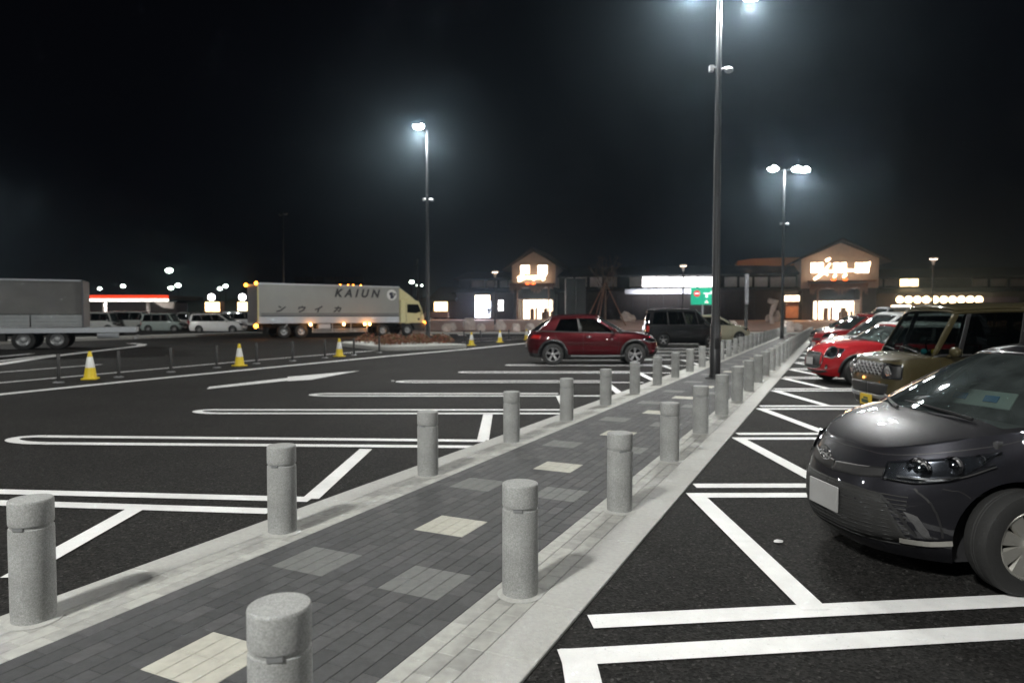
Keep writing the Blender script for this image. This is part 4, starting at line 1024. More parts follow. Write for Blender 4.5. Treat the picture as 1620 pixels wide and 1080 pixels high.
def box_truck():
    a = G(404, 534)
    # rear corner of the near side and front corner of the box (see sizes in metres)
    rx, ry = at(408, 495, 45.5).x, 45.5; fx, fy = at(632, 495, 51.8).x, 51.8
    ang = math.atan2(fy - ry, fx - rx); Lb = math.hypot(fx - rx, fy - ry)
    t = emp('box_truck', (rx, ry, 0), ang, 'white box truck lettered KAIUN with pale yellow cab and amber side lamps', 'truck')
    W = 2.4; zt, zb = 3.72, 1.02
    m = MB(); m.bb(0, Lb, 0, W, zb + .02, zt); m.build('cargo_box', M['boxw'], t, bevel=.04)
    for z in (zt - .03, zb + .05):
        m = MB(); m.bb(-.02, Lb + .02, -.025, .03, z - .05, z + .05); m.build('edge_rail', M['boxsk'], t, bevel=.01)
    m = MB(); m.bb(-.02, .06, -.03, .05, zb, zt); m.build('corner_post', M['cab'], t)
    m = MB(); m.bb(.03, Lb - .02, -.012, 0, zb + .08, zb + .45); m.build('skirt', M['boxsk'], t, bevel=.01)
    m = MB(); m.bb(.2, Lb - .05, -.008, 0, zb + .62, zb + .70); m.build('stripe', M['grey_s'], t)
    m = MB(); m.bb(.2, Lb - .05, -.008, 0, zb + .48, zb + .56); m.build('stripe', M['navy'], t)
    m = MB(); m.bb(-.03, 0, .1, W - .1, zb + .1, zt - .12); m.build('rear_doors', M['grey_s'], t)
    k = Lb / 224.0   # metres per photo pixel along the side (mean)
    text(t, 'KAIUN', (.535 * Lb - .28, -.006, 2.90), .80, M['letter'], shear=.28, sp=1.62, bold=.032)
    for kk, u in (('n', .135), ('u', .27), ('i', .385), ('ka', .52)): kana(t, kk, u * Lb - .2, 1.80, .45, -.008, M['letter'])
    m = MB(); m.lathe([(.40, -.012), (.40, -.004), (.001, -.004)], 32, 0, 'Y', (Lb - .64, 0, 3.10)); e = m.build('emblem_disc', M['white'], t)
    m = MB(); rn = random.Random(2); pts = []
    for q in range(20):
        an = 2 * math.pi * q / 20; rr = .24 * (1 + .22 * math.sin(3 * an + .6) + .12 * math.sin(5 * an)); pts.append((Lb - .60 + rr * math.cos(an), 3.08 + rr * math.sin(an)))
    m.prism(pts, -.018, -.012); m.build('emblem_mark', M['navy'], e)
    m = MB(); m.prism([(Lb - .62, 3.15), (Lb - .45, 3.27), (Lb - .36, 3.12), (Lb - .5, 3.02)], -.022, -.0185); m.build('emblem_pale_patch', M['boxw'], e)  # pale patch printed on the emblem mark
    # chassis, guards, tank
    m = MB(); m.bb(.2, Lb + 2.0, .55, .75, .72, 1.0); m.bb(.2, Lb + 2.0, W - .75, W - .55, .72, 1.0); m.bb(.3, .45, .4, W - .4, .6, .95); m.bb(1.0, Lb, .3, W - .3, .86, 1.0)
    m.build('chassis', M['frame'], t)
    m = MB(); m.bb(3.7, 7.9, .02, .06, .36, .42); m.bb(3.7, 7.9, .02, .06, .56, .62); m.bb(3.7, 7.9, .02, .05, .46, .51)
    for x in (3.75, 5.2, 6.6, 7.85): m.bb(x - .03, x + .03, .065, .1, .36, 1.0)
    m.build('side_guard', M['steel'], t)
    m = MB(); m.bb(4.2, 5.1, .12, .6, .64, .98); m.build('tool_box', M['boxsk'], t, bevel=.02)
    m = MB(); m.tube([(5.3, .45, .72), (6.2, .45, .72)], .24, 20); m.build('air_tank', M['frame'], t, smooth=True)
    m = MB(); m.prism([(1.95, 1.0), (2.05, 1.0), (1.75, .68), (1.68, .70)], -.0, .1); m.build('mudguard_stay', M['steel'], t)
    for x in (1.75, 2.95, Lb - 1.35, Lb + .72):
        for s, y in ((-1, .18), (1, W - .18)): make_wheel(t, x, y, .46 if x > 3 else .46, .28, s, 'truck', M['steel'], .56)
    # cab
    x0 = Lb + .12; m = MB()
    pr = [(x0, .92), (x0 + 1.95, .92), (x0 + 2.05, 1.15), (x0 + 2.05, 1.35), (x0 + 1.96, 1.75), (x0 + 1.62, 2.62), (x0 + 1.3, 2.74), (x0, 2.74)]
    m.prism(pr, .03, W - .03); cb = m.build('cab', M['cab'], t, bevel=.07, seg=3)
    m = MB(); prof = [(x0 + 1.40, 2.72), (x0 + 1.22, 2.86), (x0 + .85, 3.14), (x0 + .45, 3.40), (x0 + .1, 3.62), (x0 + .0, 3.62), (x0, 2.72)]
    m.prism(prof, .22, W - .22); m.build('roof_deflector', M['cab'], t, bevel=.06, seg=3)
    m = MB(); m.prism([(x0 + .05, .45), (x0 + 2.04, .40), (x0 + 2.12, .62), (x0 + 2.1, 1.0), (x0 + .05, 1.0)], .0, W); lo = m.build('lower_cab', M['frame'], t)
    cut = MB(); cut.lathe([(.56, -.3), (.56, W + .3)], 32, 0, 'Y', (Lb + .72, 0, .46)); co = cut.build('cut', M['frame']); bpy.context.view_layer.update()
    co.parent = t; bpy.context.view_layer.update(); realize(lo, [co])
    CHILD.pop('cut', None)
    m = MB(); m.prism([(x0 + .55, 1.78), (x0 + .55, 2.42), (x0 + 1.50, 2.42), (x0 + 1.76, 1.86), (x0 + 1.3, 1.72)], .01, .035); m.build('side_window', M['glassd'], cb, bevel=.01)
    m = MB(); m.prism([(x0 + .45, 1.05), (x0 + .47, 1.05), (x0 + .47, 2.55), (x0 + .45, 2.55)], .018, .032); m.prism([(x0 + 1.72, 1.05), (x0 + 1.74, 1.05), (x0 + 1.74, 1.72), (x0 + 1.72, 1.72)], .018, .032); m.build('door_gap', M['black'], cb)
    m = MB(); m.prism([(x0 + 1.99, 1.78), (x0 + 1.68, 2.56), (x0 + 1.66, 2.54), (x0 + 1.97, 1.76)], .2, W - .2); m.build('windscreen', M['glassd'], cb)
    for y in (-.12, W + .12):
        m = MB(); m.box((x0 + 1.95, y, 1.95), (.08, .18, .4)); m.tube([(x0 + 1.7, y + (.15 if y < 0 else -.15), 1.7), (x0 + 1.95, y, 1.75)], .02, 6); m.tube([(x0 + 1.6, y + (.15 if y < 0 else -.15), 2.4), (x0 + 1.95, y, 2.15)], .02, 6)
        m.build('wing_mirror', M['black'], t)
    m = MB(); m.lathe([(.10, -.0), (.10, .012), (.001, .012)], 16, 0, 'Y', (x0 + 1.55, .012, 1.28)); m.build('cab_badge', M['frame'], t)
    # lamps
    def marker(x, y, z, mat, r=.085, name='marker_lamp', power=0):
        m = MB(); m.ball((x, y, z), (r, r * .7, r), 12, 8); o = m.build(name, M[mat], t, smooth=True, angle=None)
        if power:
            l = bpy.data.lights.new('lamp_light', 'POINT'); l.energy = power; l.color = (1, .35, .06); l.shadow_soft_size = .1
            lo_ = bpy.data.objects.new('lamp_light', l); COL.objects.link(lo_); lo_.parent = t; lo_.location = (x, y - .2, z - .05)
    for x in (3.55, 6.0, 7.62, 8.0): marker(x, -.08, .93, 'ambw', .10, power=18)
    marker(-.1, .12, .86, 'amb', .15, 'tail_lamp', 12); marker(-.05, .1, 3.70, 'amb', .12); marker(-.1, W - .1, 3.66, 'amb', .12)
    for x in (6.0, 6.6, 7.0, 7.6): marker(x, .5, zt + .04, 'amb', .06)
    marker(x0 + 2.1, .12, .98, 'amb', .13, 'headlamp', 14); marker(x0 + 2.13, .45, .84, 'ambw', .13, 'headlamp'); marker(x0 + 2.13, W - .45, .84, 'ambw', .13, 'headlamp')
    m = MB(); m.bb(x0 + 2.04, x0 + 2.16, .1, W - .1, .42, .74); m.build('bumper', M['steel'], t, bevel=.03)
box_truck()
def flat_truck():
    p = G(97, 552)
    t = emp('curtain_truck', (0, 0, 0), 0, 'grey covered truck at the left edge, its bare pale deck reaching past the box', 'truck')
    Y = p.y; s = F / Y
    X = lambda px: (px - 810) / s * 1.0; Z = lambda py: CH - (py - HOR) / s
    def at_(px, py): v = at(px, py, Y); return v.x, v.z
    xb, zt = at_(129, 444); xd, zd = at_(205, 521)[0], at_(150, 521)[1]; xl = at_(-120, 500)[0]
    tarp = pm('truck_tarpaulin', (.15, .15, .145), .7, var=.12, vs=1.5, bump=.3, bs=2.0)
    gate = pm('truck_gate_metal', (.34, .36, .37), .5, .4, var=.08)
    z1 = at_(60, 498)[1]
    m = MB(); m.bb(xl, xb, Y + .0, Y + 2.4, z1, zt); m.build('cargo_cover', tarp, t, bevel=.05)
    m = MB(); m.bb(xl, xb + .02, Y - .04, Y + .02, zt - .04, zt + .03); m.build('top_rail', M['boxsk'], t)
    for i in range(4):
        x1 = xb - i * 2.05; m = MB(); m.bb(x1 - 2.0, x1, Y - .03, Y + .03, zd + .12, z1 - .005)
        for k in range(3): m.bb(x1 - 2.0, x1, Y - .05, Y - .032, zd + .2 + k * .17, zd + .23 + k * .17)
        m.build('side_gate', gate, t, bevel=.01)
    m = MB(); m.bb(xb - .02, xb + .06, Y - .06, Y + 2.42, zd + .1, zt + .02); m.build('end_frame', M['grey_s'], t)
    m = MB(); m.bb(xl, xd, Y - .06, Y + 2.42, zd - .16, zd + .08); m.build('deck', M['boxsk'], t, bevel=.02)
    m = MB(); m.bb(xl, xd - .6, Y + .6, Y + .85, .62, zd - .17); m.bb(xl, xd - .6, Y + 1.6, Y + 1.85, .62, zd - .17); m.build('chassis', M['frame'], t)
    m = MB(); m.tube([(at_(150, 530)[0], Y + .3, .68), (at_(180, 530)[0], Y + .3, .68)], .2, 20); m.build('fuel_tank', M['boxsk'], t, smooth=True)
    xw = at_(97, 545)[0]
    for x in (xw, xw - 1.3, xw - 6.5):
        for sd, y in ((-1, Y + .17), (1, Y + 2.25)): make_wheel(t, x, y, .46, .28, sd, 'truck', M['steel'], .6)
    m = MB(); m.bb(xw - 3.5, xw - 1.95, Y + .05, Y + .5, .4, zd - .18); m.build('under_box', M['frame'], t, bevel=.02)
    m = MB(); m.bb(xd - .1, xd + .02, Y + .1, Y + 2.3, .45, .6); m.build('under_run_bar', M['steel'], t)
    for o in CHILD[t.name]: o.location = o.location - Vector((xb, Y, 0))
    t.location = (xb, Y, 0); t.rotation_euler = (0, 0, R(26))
flat_truck()
# ------------------------------------------------------------ shops
AL = -R(14.8); OB = Vector((2.9, 90, 0)); GZ = .96
def aof(px): k = (px - 810) / F; return (90 * k - 2.9) / (.967 + .255 * k)
def zof(px, py): Y = 90 - .255 * aof(px); return at(px, py, Y).z
def bthing(name, label, cat, a=0): 
    return emp(name, (OB.x + math.cos(AL) * a, OB.y + math.sin(AL) * a, 0), AL, label, cat)
M['wallb'] = pm('dark_board_wall', (.022, .015, .013), .8, var=.3, vs=2)
M['roofb'] = pm('dark_tile_roof', (.02, .018, .018), .7, var=.2)
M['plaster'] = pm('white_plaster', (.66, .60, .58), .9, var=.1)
M['plasterp'] = pm('rosy_plaster', (.36, .31, .29), .9, var=.08)
M['warm'] = em('lit_window_warm', (1.0, .72, .36), 5.0); M['warm2'] = em('lit_interior_warm', (1.0, .80, .58), 6.0); M['cool'] = em('lit_interior_cool', (.86, .9, 1.0), 6.0)
M['brightw'] = em('lit_window_white', (1.0, .96, .96), 9.0); M['sign'] = em('lit_sign_stroke', (1.0, .72, .45), 7.0); M['signr'] = em('lit_sign_red', (1.0, .16, .03), 2.5)
M['orange'] = em('orange_lit_wall', (.35, .13, .05), .30); M['thatch'] = pm('thatch', (.24, .14, .10), .9, var=.4, vs=10)
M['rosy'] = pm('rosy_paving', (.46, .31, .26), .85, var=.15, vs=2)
M['lantern'] = em('lantern_glow', (1.0, .74, .42), 7.0); M['eave'] = pm('pale_eave', (.5, .5, .52), .7); M['wood'] = pm('timber', (.20, .10, .06), .7, var=.2)
M['goods'] = [pm('goods_%d' % i, c, .7) for i, c in enumerate([(.25, .14, .08), (.10, .05, .03), (.4, .3, .2), (.2, .05, .04)])]
def pan(parent, name, px0, px1, py0, py1, mat, y=-.05, th=.06, off=0):
    a0, a1 = aof(px0) - off, aof(px1) - off; z1, z0 = zof((px0 + px1) / 2, py0), zof((px0 + px1) / 2, py1); m = MB(); m.bb(a0, a1, y - th, y, z0, z1)
    return m.build(name, mat, parent, bevel=.0)
def wlight(px, py, power, col, dist=1.2, size=1.0, parent=None, aimz=-.55):
    a = aof(px); z = zof(px, py); l = bpy.data.lights.new('shop_light', 'AREA'); l.energy = power; l.color = col; l.size = size; l.size_y = .6; l.shape = 'RECTANGLE'
    o = bpy.data.objects.new('shop_light', l); COL.objects.link(o); o.parent = parent; o.location = (a, -dist, z); o.rotation_euler = Vector((0, -.8, aimz)).to_track_quat('-Z', 'Y').to_euler()
def wing(px0, px1, label, band=(436, 455), panels=(), roofpy=431, eavepy=462, deep=12):
    t = bthing('shop_wing', label, 'building'); a0, a1 = aof(px0), aof(px1); pc = (px0 + px1) / 2
    zb = zof(pc, band[0]); zl = zof(pc, band[1]); zr = zof(pc, roofpy); ze = zof(pc, eavepy)
    m = MB(); m.bb(a0, a1, 0, deep, GZ - .3, ze + .3); m.build('wall', M['wallb'], t)
    m = MB(); m.bb(a0, a1, 1.2, deep - 1, ze, zb + .1); m.build('clerestory', M['wallb'], t)
    m = MB(); m.prism([(-1.3, ze - .05), (-1.3, ze + .12), (1.25, zl), (1.25, zl - .3)], a0 - .2, a1 + .2, 'X'); m.build('lower_roof', M['roofb'], t)
    m = MB(); m.prism([(.2, zb + .02), (.2, zb + .16), (deep / 2, zr + 1.2), (deep, zb + .16), (deep, zb + .02)], a0 - .4, a1 + .4, 'X'); m.build('roof', M['roofb'], t)
    for i, (x0, x1, mt) in enumerate(panels): pan(t, 'clerestory_window' if mt in ('brightw', 'warm') else 'plaster_panel', x0, x1, band[0] + 1.5, band[1] - 2, M[mt], 1.19, .05)
    return t
tl = wing(722, 812, 'dark shop wing left of the left gable with pale wall panels', (442, 456), [(742, 763, 'plaster'), (766, 782, 'plaster'), (787, 799, 'plaster'), (801, 811, 'plaster')], 440, 464)
pan(tl, 'doorway', 752, 776, 476, 502, M['cool'], -.02); pan(tl, 'transom', 752, 775, 467, 475, M['warm2'], -.02); pan(tl, 'side_window', 789, 796, 475, 491, M['brightw'], -.02)
for px in (757, 763.5, 770): pan(tl, 'door_mullion', px - .35, px + .35, 476, 502, M['wood'], -.1, .05)
wlight(764, 480, 500, (.9, .85, 1.0), 1.3, 1.5, tl)
t0 = bthing('low_annex', 'small annex with one glowing square window at the left end of the shops', 'building')
a0, a1 = aof(683), aof(720); m = MB(); m.bb(a0, a1, .5, 8, GZ - .3, zof(700, 476)); m.build('wall', M['wallb'], t0)
m = MB(); m.prism([(-1.2, zof(700, 477)), (-1.2, zof(700, 475)), (4, zof(700, 452)), (8.5, zof(700, 475))], a0 - .3, a1 + .4, 'X'); m.build('roof', M['roofb'], t0)
pan(t0, 'window', 685.5, 706, 477.5, 492, M['warm'], .46); pan(t0, 'low_wall', 680, 718, 493.5, 502, M['rosy'], -2.0, .2)
for px in (692, 699): pan(t0, 'window_bar', px - .3, px + .3, 477.5, 492, M['wood'], .38, .04)
wlight(696, 484, 160, (1, .6, .3), 1.0, 1.2, t0)
sg = (
 # brush-like strokes (x,z in 0..1) for the two lit signs
 [[(.0, .55), (.18, .75), (.30, .55)], [(.02, .25), (.35, .62)], [(.30, .62), (.98, .70)], [(.95, .70), (.98, 1.0)], [(.55, .30), (.62, .62)], [(.3, .55), (.95, .50)], [(.95, .5), (.86, .30)]],
 [[(.0, .95), (.10, .55)], [(.22, 1.1), (.30, 1.25)], [(.02, .0), (.16, .35), (.30, .95)], [(.10, .62), (.26, .25)], [(.26, .48), (.60, .52), (.92, .48)], [(.92, .5), (.98, 1.0)], [(.40, .28), (.36, .1)], [(.58, .3), (.52, .1)]])
def sign_strokes(t, px0, px1, py0, py1, strokes, y, mat, wd=.17):
    a0, a1 = aof(px0), aof(px1); z1, z0 = zof((px0 + px1) / 2, py0), zof((px0 + px1) / 2, py1)
    for st in strokes:
        m = MB(); pts = curve_pts([(a0 + (a1 - a0) * x, y, z0 + (z1 - z0) * z) for x, z in st], 9)
        m.tube(pts, [wd * (.55 + .45 * math.sin(math.pi * min(1, (i + 1.5) / 9))) for i in range(9)], 8); m.build('sign_stroke', mat, t, smooth=True)
def gable(label, px0, px1, apex, eave, base, wins, signbox, strokes, entry, ov=7, lower=456):
    t = bthing('gable_hall', label, 'building'); a0, a1 = aof(px0), aof(px1); pc = (px0 + px1) / 2; ac = aof(apex[0]); zA = zof(pc, apex[1]); zE = zof(pc, eave); zL = zof(pc, lower)
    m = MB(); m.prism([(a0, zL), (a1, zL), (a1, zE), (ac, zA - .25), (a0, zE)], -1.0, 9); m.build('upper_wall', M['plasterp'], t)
    m = MB(); m.bb(a0 + .2, a1 - .2, 3.0, 9, GZ - .3, zL - .01); m.bb(a0 + .2, aof(entry[0]) - .1, -.8, 2.99, GZ - .3, zL - .01); m.bb(aof(entry[1]) + .1, a1 - .2, -.8, 2.99, GZ - .3, zL - .01); m.build('lower_wall', M['wallb'], t)
    k = (zA - zE) / (ac - a0)
    oh = 1.1; m = MB(); m.prism([(a0 - oh, zE - oh * k), (ac, zA), (a1 + oh, zE - oh * k), (a1 + oh, zE - oh * k + .22), (ac, zA + .25), (a0 - oh, zE - oh * k + .22)], -1.9, 9.6); m.build('roof', M['roofb'], t)
    for (x0, x1, y0, y1) in wins:
        w_ = pan(t, 'window', x0, x1, y0, y1, M['warm2'], -1.003, .04); fr = MB(); A, B = aof(x0), aof(x1); z1, z0 = zof((x0 + x1) / 2, y0), zof((x0 + x1) / 2, y1)
        for q in (A, (A + B) / 2, B): fr.bb(q - .04, q + .04, -1.12, -1.05, z0, z1)
        for q in (z0, z1): fr.bb(A - .04, B + .04, -1.13, -1.045, q - .04, q + .04)
        fr.build('window_frame', M['wood'], w_)
    sx0, sx1, sy0, sy1 = signbox; sign_strokes(t, sx0, sx1, sy0, sy1, strokes, -2.1, M['sign'], .17)
    m = MB(); m.bb(aof(sx0) - .4, aof(sx1) + .6, -2.2, -1.02, zof(pc, sy1 + 3.5), zof(pc, sy1 + 1.5)); m.build('sign_shelf', M['wood'], t)
    for f in (.36, .56):
        x = aof(sx0) + (aof(sx1) - aof(sx0)) * f; m = MB(); m.ball((x, -2.15, zof(pc, sy1 + 1)), (.30, .1, .16), 12, 8); m.build('red_sign_dot', M['signr'], t, smooth=True)
    # straw fringe
    m = MB(); rn = random.Random(9); e0, e1 = aof(entry[0]) - .7, aof(entry[1]) + .4
    for i in range(420):
        x = rn.uniform(e0, e1); L_ = rn.uniform(.5, 1.25) * (.75 + .35 * math.sin(x * 2.1)); yy = rn.uniform(-2.1, -1.5); z = zL + .35; w2 = rn.uniform(.03, .07); dx = rn.uniform(-.12, .12)
        m.add([(x - w2, yy, z), (x + w2, yy, z), (x + dx, yy - .05, z - L_)], [(0, 1, 2)])
    m.bb(e0, e1, -2.12, -1.02, zL + .2, zL + .5); m.build('straw_fringe', M['thatch'], t, fixn=False)
    # entry
    E0, E1 = aof(entry[0]), aof(entry[1]); zt = zof(pc, entry[2]); 
    m = MB(); m.bb(E0, E1, 2.9, 2.98, GZ + .1, zt); m.build('lit_interior', M['warm2'], t)
    m = MB(); m.bb(E0, E1, -.8, 2.88, GZ - .1, GZ + .02); m.build('entry_floor', M['rosy'], t)
    m = MB(); m.bb(E0, E1, -.8, 2.88, zt, zt + .1); m.build('entry_soffit', M['plaster'], t)
    n = 7
    for i in range(n + 1):
        x = E0 + (E1 - E0) * i / n; m = MB(); m.bb(x - .05, x + .05, -.82, -.74, GZ, zt); m.build('door_frame', M['wood'] if i % 2 else M['plaster'], t)
    for i in range(9):
        x = rn.uniform(E0 + .2, E1 - .3); hh = rn.uniform(.7, 1.6); m = MB(); m.bb(x, x + rn.uniform(.2, .6), 1.2, 1.7, GZ + .03, GZ + hh); m.build('display_stand', rn.choice(M['goods']), t)
    for px in (entry[0] + 3, entry[1] - 3): 
        m = MB(); x = aof(px); m.tube([(x, -1.6, GZ), (x, -1.6, zL)], .1, 8); m.build('porch_post', M['wood'], t, smooth=True)
    wlight((entry[0] + entry[1]) / 2, entry[2] - 2, 440, (1, .88, .78), .4, 3.5, t, -.9)
    return t
gable('smaller left gabled entrance hall with two lit upper windows', 813, 881, (846.5, 396), 420, 503, [(826, 841, 420, 435), (853, 869, 420, 435)], (825, 869, 434, 449), sg[0], (820, 875, 474), lower=455)
gable('larger right gabled entrance hall with three lit upper windows', 1264, 1385, (1325, 382), 410, 508, [(1278, 1299, 416, 433), (1313, 1335, 416, 433), (1347, 1370, 416, 433)], (1280, 1369, 417, 443), sg[1], (1286, 1359, 476), lower=456)
tm = wing(882, 1262, 'long dark shop wing between the two gables with five blazing windows', (436, 455), [(894, 904, 'plaster'), (908, 926, 'plaster'), (931, 950, 'plaster'), (956, 974, 'plasterp'), (994, 1013, 'plaster'), (1015, 1035.8, 'brightw'), (1038, 1056.8, 'brightw'), (1059.4, 1078.8, 'brightw'), (1081.6, 1101.8, 'brightw'), (1104.4, 1127, 'brightw'), (1146, 1166, 'plaster'), (1170, 1190, 'plaster'), (1194, 1215, 'plaster'), (1219, 1260, 'plaster')], 431, 462)
pan(tm, 'lit_eave_strip', 990, 1128, 457.5, 465, M['eave'], -1.35, .06)
for px in (1025, 1060, 1095): wlight(px, 455, 260, (.85, .88, 1.0), 2.9, 2.0, tm, .15) if False else None
l = bpy.data.lights.new('shop_light', 'AREA'); l.energy = 420; l.size = 9; l.size_y = .4; l.shape = 'RECTANGLE'; l.color = (.9, .92, 1); o = bpy.data.objects.new('shop_light', l); COL.objects.link(o); o.parent = tm; o.location = (aof(1062), -2.6, zof(1062, 470)); o.rotation_euler = Vector((0, .75, .5)).to_track_quat('-Z', 'Y').to_euler()
pan(tm, 'lit_booth_sign', 1239, 1262, 468, 476.5, M['warm2'], -.9); pan(tm, 'booth', 1241, 1261, 477.5, 503, M['wood'], -.85, .1)
wlight(1251, 476, 200, (1, .5, .2), 1.6, 1.5, tm, -.9)
for px in range(905, 1240, 24): pan(tm, 'wall_post', px - .5, px + .5, 466, 503, M['frame'], -.01, .12)
t = bthing('orange_lit_block', 'curved upper wall lit orange behind the right gabled hall', 'building')
m = MB(); z0 = zof(1210, 416); pts = [(aof(1168), zof(1168, 415)), (aof(1222), zof(1222, 415)), (aof(1222), zof(1222, 427)), (aof(1275), zof(1275, 427)), (aof(1275), zof(1275, 402)), (aof(1230), zof(1230, 402.5)), (aof(1195), zof(1195, 404)), (aof(1170), zof(1170, 407.5))]
m.prism(pts, 5, 11); m.build('upper_wall', pm('orange_plaster', (.42, .2, .1), .9), t)
m = MB(); m.bb(aof(1190), aof(1275), 5.5, 10.5, 3, zof(1222, 426)); m.build('lower_wall', M['wallb'], t)
for px in (1185, 1225, 1262):
    l = bpy.data.lights.new('flood_light', 'SPOT'); l.energy = 110; l.color = (1, .62, .36); l.spot_size = 2.4; l.shadow_soft_size = .2; o = bpy.data.objects.new('flood_light', l); COL.objects.link(o); o.parent = t; o.location = (aof(px), 1.5, zof(px, 428)); o.rotation_euler = Vector((0, 1, .35)).to_track_quat('-Z', 'Y').to_euler()
tr = wing(1386, 1760, 'long dark shop wing right of the large gable with a row of glowing lanterns', (439, 454), [(1386, 1399, 'plaster'), (1402, 1424, 'plaster'), (1427, 1441, 'warm'), (1442.5, 1456, 'warm'), (1484, 1508, 'wallb'), (1543, 1567, 'plaster'), (1572, 1598, 'plaster'), (1603, 1630, 'plaster'), (1636, 1662, 'plaster')], 435, 464)
for i in range(10):
    px = 1416.5 + i * 13.6; a = aof(px); m = MB(); m.ball((a, -1.5, zof(px, 474.3)), (.40, .3, .40), 14, 8); m.build('lantern', M['lantern'], tr, smooth=True, angle=None)
for i, (x0, x1) in enumerate([(1409, 1440), (1462, 1490), (1492, 1504), (1516, 1540)]): pan(tr, 'lit_shopfront', x0, x1, 483, 489 if i else 503, M['warm2'], -.02)
pan(tr, 'awning', 1545, 1610, 470, 485, pm('violet_wall', (.06, .05, .09), .8), -.1)
wlight(1440, 480, 500, (1, .7, .4), 2.0, 3, tr, -.9); wlight(1520, 480, 300, (1, .7, .4), 2.0, 3, tr, -.9)
t = bthing('roof_sign_strip', 'faint reddish strip high above the right shop wing', 'building'); m = MB(); m.bb(aof(1560), aof(1640), 12, 16, 4, zof(1590, 415)); m.build('wall', pm('dim_rose', (.12, .07, .06), .9), t)
# rear building roof behind the truck
m = MB(); p0 = at(466, 438, 110); p1 = at(576, 446, 110)
t = emp('far_building', ((p0.x + p1.x) / 2, 110, 0), 0, 'dim grey-panelled far building showing over the white truck', 'building'); hw = (p1.x - p0.x) / 2
m.bb(-hw, hw, 0, 8, 0, p1.z); m.build('wall', M['roofb'], t)
for i in range(7): m = MB(); m.bb(-hw + i * 2 * hw / 7 + .1, -hw + (i + 1) * 2 * hw / 7 - .1, -.1, .1, p1.z + .02, p0.z); m.build('roof_panel', pm('dim_panel', (.10, .10, .11), .8) if i == 0 else bpy.data.materials['dim_panel'], t)
# rosy paving
flat('plaza_paving', [[(-14, 62.0), (14, 57.5), (40, 57.5), (60, 60), (60, 61), (-14, 62.2)]], M['rosy'], .30) if False else None
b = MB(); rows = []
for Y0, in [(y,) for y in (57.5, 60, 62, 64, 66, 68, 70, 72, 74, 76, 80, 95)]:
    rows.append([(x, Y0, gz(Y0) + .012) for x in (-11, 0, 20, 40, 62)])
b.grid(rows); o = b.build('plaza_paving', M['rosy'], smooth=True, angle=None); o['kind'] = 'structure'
for pl in o.data.polygons:
    if pl.normal.z < 0: pl.flip()
m = MB(); m.bb(-11, 62, 57.1, 57.45, 0, .16); o = m.build('plaza_kerb', M['kerb']); o['kind'] = 'structure'
# boulders along the plaza edge
bl = [(706, 513), (715, 513), (742, 512, 1.5), (761, 513), (791, 513, 1.3), (816, 512), (838, 511), (905, 512), (915, 510), (990, 507, 1.5), (1000, 506), (1027, 512), (1158, 520, 1.2), (1226, 506, 1.7), (1216, 508), (1246, 522, 1.3), (1262, 521)]
for i, q in enumerate(bl):
    px, py = q[0], q[1]; s = q[2] if len(q) > 2 else 1.0; Y = 61.5 + (i * 37 % 5) * .5 if py > 509 else 74; p = at(px, py, Y); m = MB(); m.ball((0, 0, .28 * s), (.42 * s, .38 * s, .45 * s), 9, 6, 0, .22, i)
    o = m.build('boulder', M['stone']); o.location = (p.x, Y, gz(Y)); tag(o, 'rough pale boulder on the plaza edge, %s from the left' % ORD[i], 'boulder', 'boulders along the plaza edge')
# standing twisted stone / banner near right hall
def warm_post(px, pyt, Y, lb, lit='ledw', power=900):
    p = at(px, pyt, Y); z0 = gz(Y); t = emp('plaza_lamp', (p.x, Y, z0), 0, lb, 'lamp post', 'warm plaza lamps before the shops')
    h = p.z - z0; m = MB(); m.tube([(0, 0, 0), (0, 0, h - .55)], [.09, .08], 12); m.build('pole', M['pole'], t, smooth=True)
    m = MB(); m.tube([(0, 0, h - .55), (0, 0, h - .05)], [.09, .18], 14); m.build('lamp_neck', M['plaster'], t, smooth=True)
    m = MB(); m.lathe([(.34, h - .04), (.36, h + .06), (.2, h + .14), (.001, h + .14)], 20); s = m.build('lamp_shade', M['plaster'], t, smooth=True)
    m = MB(); m.lathe([(.30, h - .07), (.30, h - .045), (.001, h - .045)], 20); m.build('lamp_disc', M[lit], s)
    spot(s, (0, 0, h - .12), power, (1, .72, .55), 2.7, .2)
warm_post(783, 430, 68, 'warm plaza lamp before the left shop wing'); warm_post(1081, 420, 66, 'warm plaza lamp above the black minivan'); warm_post(1477, 409, 60, 'warm plaza lamp above the khaki car roof'); warm_post(1181, 452, 72, 'low warm plaza lamp behind the narrow post board', power=200) if False else None
